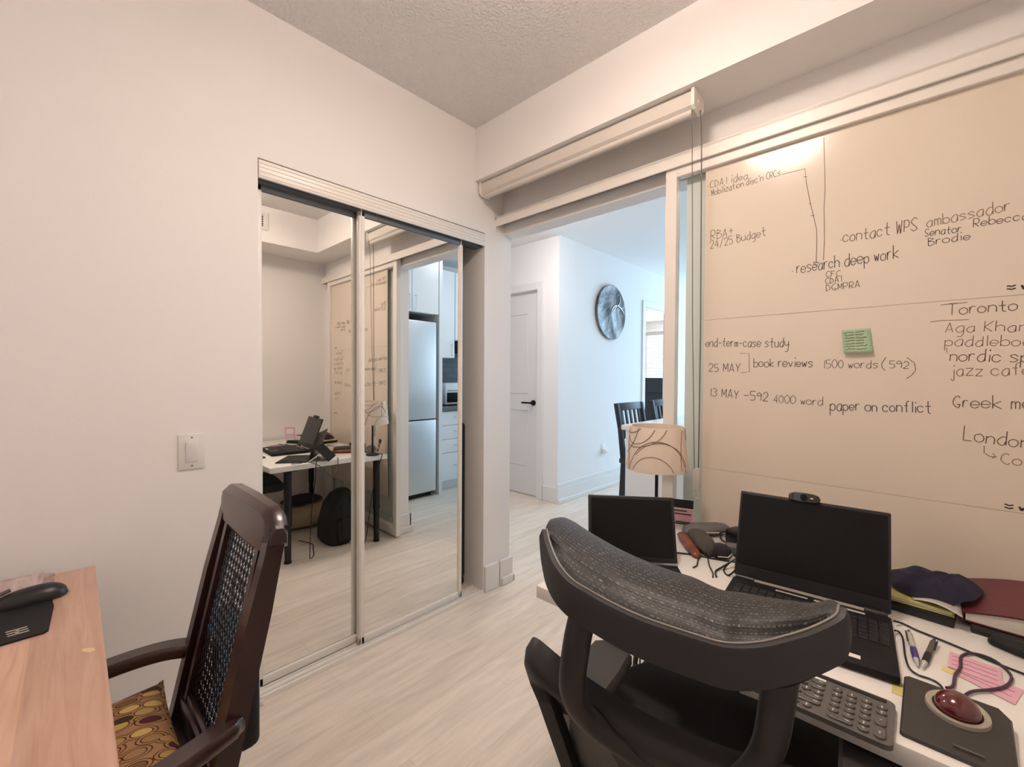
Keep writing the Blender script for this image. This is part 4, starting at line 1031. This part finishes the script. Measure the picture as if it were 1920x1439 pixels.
hn, hf = cr(HN, 5), cr(HF, 5)
hc = Vector((-.01, -.27, .93))
# stretched mesh: dips just inside the rim, swells, rolls over at the far edge
secs = []
NV = 20
for n_, f_ in zip(hn, hf):
    d = f_ - n_; wd = min(1, d.length / .10); sec = []
    for j in range(NV + 1):
        t = j / NV
        z = -.012 * wd * math.sin(PI * min(1, t / .35)) * (t < .35) + .010 * wd * math.sin(PI * max(0, (t - .3) / .7)) * (t > .3)
        roll = max(0, (t - .82) / .18)
        sec.append(n_ + d * t + Vector((0, 0, z - .030 * wd * roll ** 2)))
    secs.append(sec)
m = MB(); L_ = len(secs) - 1
m.loft(secs, closed=False, caps=False, uvs=lambda a, b: (a / L_, b / NV)); m.xf(MC)
hm = part(m, 'headrest_mesh', M_hmesh, oc, 80)
m = MB(); secs = []
for n_, f_ in zip(hn, hf):
    out = (n_ - hc); out.z = 0; out.normalize()
    e_ = min(len(secs), len(hn) - 1 - len(secs)) / (len(hn) - 1)
    low = n_ + Vector((0, 0, -.010 - .027 * min(1, e_ / .10) ** .6)) + out * .004
    secs.append([n_ + Vector((0, 0, .002)) - out * .002, n_ + out * .005 + Vector((0, 0, .0015)), n_ + out * .0075 - Vector((0, 0, .004)), low + out * .006, low, n_ - Vector((0, 0, .006)) - out * .003])
m.loft(secs); m.xf(MC); part(m, 'headrest_frame', M_frameblk, oc, 50)
m = MB(); m.tube([s_[0] + Vector((0, 0, .0004)) for s_ in secs], .0013, 6); m.xf(MC); part(m, 'rim_highlight', M_rim, oc)  # thin pale tube standing in for light caught on the rim
# plastic underside of the headrest
m = MB(); secs = []
for n_, f_ in zip(hn, hf):
    d = f_ - n_; dl = min(1, d.length / .1)
    e_ = min(1, min(len(secs), len(hn) - 1 - len(secs)) / (len(hn) - 1) / .10) ** .6
    secs.append([n_ + d * .07 - Vector((0, 0, .008 + .022 * e_)), n_ + d * .3 - Vector((0, 0, (.036 + .03 * dl) * e_)), n_ + d * .7 - Vector((0, 0, (.036 + .022 * dl) * e_)), f_ - Vector((0, 0, .028 * dl * e_ + .004))])
m.loft(secs, closed=False, caps=False); m.xf(MC); part(m, 'headrest_shell', M_shell, oc, 60)
# U-shaped yoke carrying the headrest
m = MB()
yk = cr([(-.098, -.372, .925), (-.104, -.388, .87), (-.112, -.380, .80), (-.098, -.356, .755), (-.055, -.338, .728), (0, -.330, .715), (.045, -.332, .722), (.084, -.334, .758), (.106, -.326, .80), (.115, -.338, .865), (.120, -.345, .925)], 6)
m.tube(yk, .0185, 12, flat=(1, .8)); m.xf(MC); part(m, 'headrest_yoke', M_frameblk, oc, 60)
m = MB(); m.loft([[Vector((x * s, y, z)) for x, y, z in ((-.10, -.335, .735), (.09, -.335, .735), (.045, -.30, .62), (-.045, -.30, .62))] for s in (1,)] + [[Vector((x, y + .03, z)) for x, y, z in ((-.10, -.335, .735), (.09, -.335, .735), (.045, -.30, .62), (-.045, -.30, .62))]])
m.xf(MC); part(m, 'yoke_bracket', M_frameblk, oc, 30)
# backrest: outer frame and tensioned mesh
def by(x, z): return -.297 + (.78 - z) * .44 - .042 * (1 - (x / .24) ** 2)
outer = [(-.243, .735), (-.243, .762), (-.234, .781), (-.212, .788), (-.165, .781), (-.09, .772), (0, .766), (.09, .772), (.165, .781), (.212, .788), (.234, .781), (.243, .762), (.243, .735), (.240, .66), (.234, .56), (.226, .49), (.19, .445), (.10, .425), (0, .42), (-.10, .425), (-.19, .445), (-.226, .49), (-.234, .56), (-.240, .66)]
oc2 = cr([(x, 0, z) for x, z in outer], 5, closed=True)
secs = []
for p in oc2:
    cxz = Vector((p.x * .0, 0, .61)); 
    inn = Vector((p.x * .85, 0, .60 + (p.z - .60) * (.70 if p.z > .6 else .86)))
    a = Vector((p.x, by(p.x, p.z), p.z)); b = Vector((inn.x, by(inn.x, inn.z), inn.z))
    n = Vector((0, -.015, -.006)); th = 1 + .25 * max(0, (p.z - .70) / .09)
    secs.append([a - n * .7 * th, a + n * .3 * th, a * .85 + b * .15 + n * 1.1 * th, (a * .5 + b * .5) + n * 1.5 * th, b + n * .6, b - n * .6, (a + b) / 2 - n * 1.1 * th])
m = MB(); m.loft(secs + [secs[0]], caps=False); m.xf(MC); br_ = part(m, 'backrest_frame', M_frameblk, oc, 60)
def bmesh_fn(u, v):
    x = -.212 + .424 * u; z = .445 + .285 * v
    return Vector((x, by(x, z) + .004 + .010 * math.sin(PI * u) * math.sin(PI * v), z))
m = MB(); m.grid(bmesh_fn, 16, 14); m.xf(MC); part(m, 'backrest_mesh', M_bmesh, oc, 80)
m = MB(); m.tube(cr([(0, -.29, .64), (0, -.25, .52), (0, -.20, .42), (0, -.10, .385), (0, .02, .385)], 6), .024, 10, flat=(1, 1.3)); m.xf(MC); part(m, 'spine', M_frameblk, oc)
# seat
m = MB(); secs = []
for z, s in ((.425, .90), (.435, .97), (.46, 1.0), (.478, .985), (.486, .93), (.488, .6), (.486, .2)):
    poly = []
    for k in range(40):
        a = 2 * PI * k / 40; c_, s_ = math.cos(a), math.sin(a)
        px = .245 * (abs(c_) ** .45) * (1 if c_ > 0 else -1); py = .225 * (abs(s_) ** .45) * (1 if s_ > 0 else -1)
        poly.append(Vector((px * s, .045 + py * s, z - .02 * max(0, (py * s - .12) / .1) ** 2)))
    secs.append(poly)
m.loft(secs); m.xf(MC); part(m, 'seat', M_ofab, oc, 60)
for sx in (-1, 1):
    m = MB(); m.loft([[Vector((sx * .232 + x, y, z)) for x, y in ((-.046, -.16), (.046, -.16), (.050, -.02), (.046, .055), (.02, .075), (-.02, .075), (-.046, .055), (-.050, -.02))] for z in (.572, .590)] + [[Vector((sx * .232 + x * .88, -.04 + (y + .04) * .95, .598)) for x, y in ((-.046, -.16), (.046, -.16), (.050, -.02), (.046, .055), (.02, .075), (-.02, .075), (-.046, .055), (-.050, -.02))]])
    m.xf(MC); a_ = part(m, 'armrest', M_armpad, oc, 40)
    m = MB(); m.tube([(sx * .262, 0, .574), (sx * .270, -.01, .46), (sx * .262, -.02, .415), (sx * .15, -.02, .405)], .016, 10, flat=(1, 1.4)); m.xf(MC); part(m, 'armrest_post', M_frameblk, a_)
    m = MB(); m.cyl((sx * .278, .03, .582), (sx * .292, .03, .582), .011, n=12); m.xf(MC); part(m, 'armrest_button', M_black, a_)
m = MB(); m.box((0, 0, .395), (.22, .26, .05), .012); m.xf(MC); part(m, 'tilt_mechanism', M_frameblk, oc)
m = MB(); m.cyl((0, 0, .10), (0, 0, .38), .025); m.xf(MC); part(m, 'gas_lift', M_black, oc)
for k in range(5):
    a = R(72 * k + 20); ca, sa = math.cos(a), math.sin(a)
    m = MB(); m.tube([(0, 0, .115), (.15 * ca, .15 * sa, .10), (.30 * ca, .30 * sa, .075)], [.032, .026, .018], 10); m.xf(MC); l = part(m, 'base_leg', M_frameblk, oc)
    m = MB(); wx, wy = .30 * ca, .30 * sa
    for s in (-1, 1): m.cyl((wx - sa * .006 * s, wy + ca * .006 * s, .029), (wx - sa * .026 * s, wy + ca * .026 * s, .029), .029, n=20)
    m.cyl((wx, wy, .03), (wx, wy, .075), .007); m.xf(MC); part(m, 'caster', M_black, l)

# ================================================================== WOODEN DESK, LEFT
wa = R(-1.3)
o = root('wooden_desk', 'oak veneer desk against the left wall with a chipped spot at its edge', 'desk', (.088, .079, 0), wa)
MD = Wm[o.name]
ZW = .68
m = MB(); m.bb(0, 1.22, -.60, 0, ZW - .032, ZW, .0015, 1); m.xf(MD); part(m, 'desktop', M_desk_wood, o, 30)
for x in (.03, 1.16):
    m = MB(); m.bb(x, x + .03, -.58, -.10, 0, ZW - .032, .002, 1); m.xf(MD); part(m, 'side_panel', M_desk_wood, o, 30)
m = MB(); m.bb(.06, 1.16, -.56, -.542, .30, ZW - .032); m.xf(MD); part(m, 'back_panel', M_desk_wood, o, 0)
m = MB(); poly = [(.502, -.030), (.522, -.014), (.535, -.010), (.528, -.022), (.516, -.034), (.507, -.040)]
poly = [(.496, -.028), (.504, -.019), (.512, -.014), (.520, -.014), (.523, -.021), (.516, -.025), (.510, -.030), (.500, -.033)]
m.prism(poly, ZW, ZW + .0003); m.xf(MD); part(m, 'veneer_chip', M_chip, o, 0)
m = MB(); m.grid(lambda u, v: Vector((-.012 + .100 * u + .004 * math.sin(9 * v), -.44 + .342 * v, ZW + .0015 + .004 * math.sin(PI * min(1, u * 1.0)) * (.6 + .4 * math.sin(8 * v)) + .006 * (1 - u) ** 3)), 10, 24); m.xf(MD)
o2 = single(m, 'woven_cloth', M_rug, 'pinkish white woven cloth at the wall end of the oak desk', 'cloth', (.12, -.1, ZW), None, 60)
md = o2.modifiers.new('s', 'SOLIDIFY'); md.thickness = .0025; md.offset = 1
m = MB()
for k in range(14):
    x = -.010 + .100 * k / 13
    m.tube(cr([MD @ Vector((x, -.098, ZW + .003)), MD @ Vector((x + random.uniform(-.004, .004), -.088, ZW + .0025)), MD @ Vector((x + random.uniform(-.008, .008), -.078, ZW + .0012))], 3), .0008, 5)
part(m, 'fringe', M_rug, o2)
# mouse pad and mouse
m = MB(); poly = [(.235, -.075), (.365, -.080), (.372, -.086), (.375, -.26), (.14, -.27), (.135, -.10), (.14, -.083)]
m.prism(poly, ZW + .0002, ZW + .0035); m.xf(MD)
op = single(m, 'mouse_pad', M_blackm, 'thin dark mouse pad with a pale printed logo on the oak desk', 'mouse pad', (.34, -.1, ZW), None, 30)
m = MB()
for k, (a, b) in enumerate((((.318, -.112), (.318, -.142)), ((.330, -.110), (.330, -.140)), ((.342, -.108), (.342, -.138)), ((.318, -.126), (.342, -.124)))):
    m.box(((a[0] + b[0]) / 2, (a[1] + b[1]) / 2, ZW + .0037), (max(.005, abs(a[0] - b[0])), max(.005, abs(a[1] - b[1])), .0003))
m.xf(MD); part(m, 'printed_logo', M_gold, op, 0)
def mouse(u, v):
    a = PI * v; t = 2 * u - 1
    prof = max(0, 1 - abs(t) ** 2.6) ** .5
    return Vector((.165 + .034 * math.cos(a) * prof * (1 - .12 * math.sin(PI * u)), -.115 + .064 * t, ZW + .004 + .036 * math.sin(a) * prof * (1 - .25 * (1 - u))))
m = MB(); m.grid(mouse, 28, 18); m.xf(MD)
o3 = single(m, 'computer_mouse', M_black, 'glossy black computer mouse resting on the mouse pad edge', 'mouse', (.23, -.05, ZW + .004), None, 70)
m = MB(); m.tube([MD @ Vector((.165, -.17, ZW + .030)), MD @ Vector((.165, -.145, ZW + .0385))], .0045, 8); part(m, 'scroll_wheel', M_greyrub, o3)

# ================================================================== WOODEN ARMCHAIR
o = root('wooden_armchair', 'dark walnut armchair with a woven cane back facing the oak desk', 'armchair', (.74, .05, 0))
def ry(z): return .186 + max(0, z - .46) * .218 if z >= .46 else .186 + (.46 - z) * .18
for s, x in ((-1, .592), (1, .890)):
    pts = [(x, ry(z), z) for z in (0, .15, .30, .46, .56, .66, .78, .88, .935)]
    secs = []
    for (px, py, pz) in pts:
        hw = .014 if pz < .9 else .013; hd = .020 if pz < .88 else .016
        secs.append([Vector((px - hw, py - hd, pz)), Vector((px + hw, py - hd, pz)), Vector((px + hw * .9, py + hd, pz)), Vector((px - hw * .9, py + hd, pz))])
    m = MB(); m.loft(secs); part(m, 'back_post', M_walnut, o, 25)
# top rail with rounded shoulders
secs = []
for x, zt, zb, hd in ((.574, .934, .905, .014), (.584, .944, .895, .019), (.600, .962, .888, .021), (.62, .968, .886, .022), (.74, .970, .886, .023), (.86, .968, .886, .022), (.882, .962, .888, .021), (.898, .944, .895, .019), (.908, .934, .905, .014)):
    y0 = ry((zt + zb) / 2)
    secs.append([Vector((x, y0 - hd, zb)), Vector((x, y0 - hd * .9, zt - .012)), Vector((x, y0 - hd * .3, zt)), Vector((x, y0 + hd * .6, zt - .002)), Vector((x, y0 + hd, zt - .016)), Vector((x, y0 + hd, zb))])
m = MB(); m.loft(secs); part(m, 'top_rail', M_walnut, o, 40)
# inner cane frame
for x in (.634, .848):
    secs = [[Vector((x - .009, ry(z) - .012, z)), Vector((x + .009, ry(z) - .012, z)), Vector((x + .009, ry(z) + .010, z)), Vector((x - .009, ry(z) + .010, z))] for z in (.52, .65, .78, .895)]
    m = MB(); m.loft(secs); part(m, 'cane_stile', M_walnut, o, 25)
for z in (.525, .885):
    m = MB(); m.box((.741, ry(z), z), (.225, .020, .022), .004); part(m, 'cane_rail', M_walnut, o, 25)
m = MB(); m.box((.741, ry(.50), .497), (.30, .024, .05), .005); part(m, 'lower_back_rail', M_walnut, o, 25)
m = MB()
x0, x1, z0, z1 = .642, .840, .534, .878
nx, nz = 11, 20
def cp(x, z, off=0): return Vector((x, ry(z) + off, z))
for k in range(nx):
    x = x0 + (x1 - x0) * (k + .5) / nx
    for dx in (-.0022, .0022): m.tube([cp(x + dx, z0), cp(x + dx, (z0 + z1) / 2), cp(x + dx, z1)], .0011, 4)
for k in range(nz):
    z = z0 + (z1 - z0) * (k + .5) / nz
    for dz in (-.0018, .0018): m.tube([cp(x0, z + dz, .002), cp(x1, z + dz, .002)], .0010, 4)
step = (x1 - x0) / nx
for k in range(-nz, nx + 1):
    for sgn in (1, -1):
        # diagonals clipped to the panel
        pts = []
        slope = (z1 - z0) / nz / step
        xa = x0 + k * step
        for j in range(2):
            z = z0 if j == 0 else z1
            pts.append((xa + (z - z0) / slope, z))
        (ax, az), (bx, bz) = pts
        t0 = max(0, (x0 - ax) / (bx - ax)); t1 = min(1, (x1 - ax) / (bx - ax))
        if t1 - t0 < .02: continue
        P0 = (ax + (bx - ax) * t0, az + (bz - az) * t0); P1 = (ax + (bx - ax) * t1, az + (bz - az) * t1)
        if sgn < 0: P0 = (x0 + x1 - P0[0], P0[1]); P1 = (x0 + x1 - P1[0], P1[1])
        m.tube([cp(P0[0], P0[1], -.002), cp((P0[0] + P1[0]) / 2, (P0[1] + P1[1]) / 2, -.002), cp(P1[0], P1[1], -.002)], .0010, 4)
part(m, 'cane_weave', M_cane, o, 0)
# seat, legs, arms
m = MB(); m.loft([[Vector((x, y, z)) for x, y in ((.585, .185), (.897, .185), (.935, -.27), (.547, -.27))] for z in (.425, .47)]); part(m, 'seat_frame', M_walnut, o, 25)
for x, x2 in ((.565, .57), (.917, .912)):
    m = MB(); m.tube([(x, -.245, .47), (x2, -.25, .2), (x2, -.255, 0)], [.021, .019, .015], 12); part(m, 'front_leg', M_walnut, o)
for s in (-1, 1):
    X = lambda v: .741 + s * v
    path = cr([(X(.150), .222, .598), (X(.166), .200, .604), (X(.186), .15, .606), (X(.199), .07, .602), (X(.196), -.06, .594), (X(.186), -.17, .585), (X(.178), -.235, .578)], 6)
    secs = []
    for i, p in enumerate(path):
        t = (path[min(i + 1, len(path) - 1)] - path[max(i - 1, 0)]); t.z = 0; t.normalize(); n = Vector((-t.y, t.x, 0))
        f = i / (len(path) - 1)
        w = .0225 * (1 if 0.12 < f < .94 else .80) * (1 if f > .03 else .5) * (1 if f < .98 else .6); h = .0135
        secs.append([p + n * w * a + Vector((0, 0, b * h)) for a, b in ((-1, -.5), (-.8, -1), (.8, -1), (1, -.5), (1, .5), (.75, 1), (-.75, 1), (-1, .5))])
    m = MB(); m.loft(secs); part(m, 'armrest', M_walnut, o, 40)
    m = MB(); m.tube(cr([(X(.190), -.20, .575), (X(.203), -.20, .52), (X(.192), -.20, .45)], 4), .012, 10); part(m, 'arm_support', M_walnut, o)
# patterned seat cushion
def cush(side):
    def f(u, v):
        x, y = 2 * u - 1, 2 * v - 1
        e = (1 - abs(x) ** 5) * (1 - abs(y) ** 5)
        cr_ = (max(0, -x) * max(0, y)) ** 4
        wx = .174 * (1 + .025 * y * y); 
        return Vector((.722 + wx * x * (1 - .03 * y), -.004 + .164 * y * (1 + .03 * x * x), .5115 + .022 * cr_ + side * (.003 + .036 * e ** .5)))
    return f
m = MB(); m.grid(cush(1), 28, 28); m.grid(cush(-1), 28, 28)
# the rim closes with a thin wall
m.loft([[cush(1)(*q), cush(-1)(*q)] for q in [(k / 28, 0) for k in range(29)] + [(1, k / 28) for k in range(29)] + [(1 - k / 28, 1) for k in range(29)] + [(0, 1 - k / 28) for k in range(29)]], closed=False, caps=False)
single(m, 'seat_cushion', M_oval, 'seat cushion printed with brown and yellow ovals on the walnut armchair', 'cushion', (.722, -.035, .47), None, 80)
# black bag behind the chair back
o = root('shoulder_bag', 'flat black fabric bag hanging behind the walnut armchair', 'bag', (.70, .30, .4))
m = MB(); m.box((.650, .279, .545), (.20, .050, .25), .018, seg=3); part(m, 'body', M_bagblk, o, 50)
m = MB(); m.tube(cr([(.72, .285, .665), (.69, ry(.76) + .03, .76), (.64, ry(.76) + .03, .76), (.60, .285, .665)], 5), .004, 6); m.tube(cr([(.749, .29, .63), (.760, .293, .628), (.764, .294, .60), (.754, .292, .585), (.749, .29, .60)], 5), .0018, 5)
part(m, 'strap', M_black, o)

# tall black case standing inside the closet gap
o = root('suitcase', 'tall narrow black case standing inside the open right end of the closet', 'suitcase', (-.20, 1.575, 0))
m = MB(); m.box((-.25, 1.585, .50), (.24, .105, .90), .02, seg=3); part(m, 'body', M_black, o)
for x in (-.33, -.17): part(MB().cyl((x, 1.54, .03), (x, 1.63, .03), .03), 'wheel', M_blackm, o)
m = MB(); m.tube([(-.29, 1.585, .94), (-.29, 1.585, .975), (-.21, 1.585, .975), (-.21, 1.585, .94)], .008, 8); part(m, 'carry_handle', M_blackm, o)

# ================================================================== KITCHEN (seen in the mirror)
XF = 1.73
o = root('refrigerator', 'tall stainless steel fridge with two doors reflected in the right mirror', 'refrigerator', (2.06, 2.37, 0))
part(MB().bb(XF + .045, 2.395, 2.06, 2.665, .03, 1.755, .004), 'body', M_screenb, o)
part(MB().bb(XF, XF + .042, 2.06, 2.665, .785, 1.755, .006), 'upper_door', M_steel, o)
part(MB().bb(XF, XF + .042, 2.06, 2.665, .055, .775, .006), 'lower_door', M_steel, o)
part(MB().bb(XF + .06, 2.38, 2.08, 2.645, 0, .03), 'plinth', M_black, o)
def pull(mb, x, y0, z0, y1, z1):
    mb.tube([(x, y0, z0), (x - .028, y0, z0), (x - .028, y1, z1), (x, y1, z1)], .005, 8)
def cabinet(name, label, x, y0, y1, z0, z1, doors, handle, grp):
    o = root(name, label, 'kitchen cabinet', (2.2, (y0 + y1) / 2, z0), 0, grp)
    part(MB().bb(x + .02, 2.395, y0, y1, z0, z1), 'body', M_kit, o, 0)
    wd = (y1 - y0) / doors
    for k in range(doors):
        a, b = y0 + wd * k + .002, y0 + wd * (k + 1) - .002
        m = MB(); m.bb(x, x + .019, a, b, z0 + .002, z1 - .002, .002, 1)
        dr = part(m, 'door', M_kit, o, 30)
        hy = {'mid': b - .035 if k == 0 else a + .035, 'right': b - .045}[handle]
        m = MB(); pull(m, x, hy, z0 + .03, hy, z0 + .16); part(m, 'handle', M_steel, dr)
    return o
cabinet('wall_cabinet', 'white two door cabinet above the steel fridge', XF + .005, 2.06, 2.70, 1.835, 2.40, 2, 'mid', 'white kitchen wall cabinets')
single(MB().bb(XF, 2.395, 2.702, 2.742, 0, 2.40), 'cabinet_end_panel', M_kit, 'full height white panel standing beside the steel fridge', 'panel', (2.06, 2.72, 0))
cabinet('wall_cabinet', 'white single door wall cabinet next to the fridge panel', 2.05, 2.745, 3.165, 1.42, 2.40, 1, 'right', 'white kitchen wall cabinets')
cabinet('wall_cabinet', 'short white wall cabinet above the dark range hood', 2.05, 3.17, 3.77, 1.62, 2.40, 2, 'mid', 'white kitchen wall cabinets')
o = root('range_hood', 'dark slim range hood under the short white wall cabinet', 'range hood', (2.2, 3.47, 1.5))
part(MB().bb(2.02, 2.395, 3.18, 3.76, 1.50, 1.618, .006), 'body', M_screenb, o)
part(MB().bb(2.016, 2.02, 3.30, 3.64, 1.53, 1.56), 'control_panel', M_steel, o)
struct(MB().bb(2.385, 2.40, 2.742, 4.6, .88, 1.66), 'wall_kitchen_tile', M_tile)
o = root('drawer_cabinet', 'white kitchen base cabinet with four drawers beside the fridge', 'kitchen cabinet', (2.1, 3.05, 0))
part(MB().bb(1.825, 2.38, 2.745, 3.40, .10, .842), 'body', M_kit, o, 0)
part(MB().bb(1.86, 2.38, 2.745, 3.40, 0, .10), 'toe_kick', M_steel, o, 0)
for z0, z1 in ((.692, .838), (.545, .688), (.40, .541), (.105, .396)):
    dr = part(MB().bb(1.805, 1.823, 2.748, 3.397, z0, z1, .002, 1), 'drawer', M_kit, o, 30)
    m = MB(); pull(m, 1.805, 2.96, (z0 + z1) / 2 + .01, 3.20, (z0 + z1) / 2 + .01); part(m, 'handle', M_steel, dr)
o = root('base_cabinet', 'white kitchen base cabinet beyond the four drawers', 'kitchen cabinet', (2.1, 4, 0))
part(MB().bb(1.825, 2.38, 3.402, 4.60, .10, .842), 'body', M_kit, o, 0)
for k in range(2): part(MB().bb(1.805, 1.823, 3.405 + .6 * k, 3.997 + .6 * k, .105, .838, .002, 1), 'door', M_kit, o, 30)
single(MB().bb(1.785, 2.384, 2.744, 4.60, .8425, .88, .003), 'countertop', M_counter, 'grey countertop over the white kitchen drawers', 'countertop', (2.1, 3.6, .86))
o = root('toaster_oven', 'stainless toaster oven standing on the grey countertop', 'toaster oven', (2.1, 3.2, .88))
part(MB().bb(1.98, 2.30, 2.98, 3.38, .895, 1.14, .012), 'body', M_steel, o)
part(MB().bb(1.972, 1.98, 3.00, 3.30, .92, 1.03, .003), 'glass_door', M_screen, o)
part(MB().tube([(1.972, 3.02, 1.055), (1.95, 3.02, 1.055), (1.95, 3.28, 1.055), (1.972, 3.28, 1.055)], .007, 8), 'handle', M_chrome, o)
for z in (.93, .99, 1.05): part(MB().cyl((1.98, 3.345, z), (1.962, 3.345, z), .014, n=14), 'knob', M_black, o)
for y in (3.01, 3.35): part(MB().bb(2.0, 2.28, y - .015, y + .015, .88, .897), 'foot', M_black, o)
o = root('carton', 'small white carton behind the toaster oven on the countertop', 'carton', (2.34, 3.05, .88))
part(MB().bb(2.305, 2.38, 2.95, 3.16, .88, 1.23, .003), 'body', M_paper, o)
part(MB().bb(2.303, 2.305, 2.97, 3.14, 1.10, 1.18), 'printed_panel', M_yellow, o, 0)

# ================================================================== LIVING ROOM
o = root('kitchen_island', 'white counter height island with a glossy top seen past the lamp', 'island', (.75, 3.2, 0))
part(MB().bb(.335, 1.12, 2.585, 4.0, .868, .90, .003), 'countertop', M_white, o)
part(MB().bb(.332, .335, 2.585, 4.0, .87, .898), 'edge_band', M_counter, o, 0)
part(MB().bb(.76, 1.09, 2.642, 3.97, 0, .868), 'base', M_kit, o, 0)
part(MB().bb(.36, 1.09, 2.60, 2.64, 0, .868), 'end_panel', M_kit, o, 0)
def stool(loc, rz, label):
    o = root('bar_stool', label, 'bar stool', loc, rz, 'slat back bar stools at the island'); M = Wm[o.name]
    # local: faces +x, back at -x
    for y in (-.18, .18):
        m = MB(); m.loft([[Vector((x - .014, y - .013, z)), Vector((x + .018, y - .013, z)), Vector((x + .018, y + .013, z)), Vector((x - .014, y + .013, z))] for x, z in ((-.215, 0), (-.19, .3), (-.175, .62), (-.20, .85), (-.235, 1.03))]); m.xf(M); part(m, 'back_post', M_stool, o, 30)
        m = MB(); m.loft([[Vector((x - .016, y - .014, z)), Vector((x + .016, y - .014, z)), Vector((x + .016, y + .014, z)), Vector((x - .016, y + .014, z))] for x, z in ((.19, 0), (.17, .62))]); m.xf(M); part(m, 'front_leg', M_stool, o, 30)
        m = MB(); m.bb(-.18, .18, y - .008, y + .008, .22, .245); m.xf(M); part(m, 'side_stretcher', M_stool, o, 0)
    m = MB(); m.bb(.165, .185, -.17, .17, .28, .31); m.xf(M); part(m, 'foot_rail', M_stool, o, 0)
    m = MB(); m.box((0, 0, .635), (.40, .40, .035), .008); m.xf(M); part(m, 'seat', M_stool, o)
    m = MB(); m.box((-.228, 0, 1.005), (.022, .36, .055), .004, rot=Matrix.Rotation(R(-10), 4, 'Y')); m.xf(M); part(m, 'top_rail', M_stool, o)
    m = MB(); m.box((-.195, 0, .80), (.020, .35, .035), .003); m.xf(M); part(m, 'lower_rail', M_stool, o)
    for k in range(5):
        y = -.125 + .0625 * k
        m = MB(); m.loft([[Vector((x - .006, y - .011, z)), Vector((x + .006, y - .011, z)), Vector((x + .006, y + .011, z)), Vector((x - .006, y + .011, z))] for x, z in ((-.195, .81), (-.212, .90), (-.226, .985))]); m.xf(M); part(m, 'back_slat', M_stool, o, 30)
    return o
s1 = stool((.455, 2.90, 0), 0, 'dark slat back bar stool at the near end of the white island')
copy_tree(s1, (.43, 3.50, 0), 0, 'dark slat back bar stool farther along the white island, partly behind the door frame')

o = root('tall_dresser', 'tall dark blue dresser seen through the far bedroom doorway', 'dresser', (-2.3, 7.6, 0))
part(MB().bb(-2.9, -1.3, 7.4, 7.9, .06, 1.20, .006), 'body', M_navyp, o)
for z in (.10, .38, .66, .94): part(MB().bb(-2.86, -1.34, 7.385, 7.40, z, z + .24, .003, 1), 'drawer', M_navyp, o)
part(MB().bb(-2.85, -1.35, 7.43, 7.88, 0, .06), 'plinth', M_black, o)
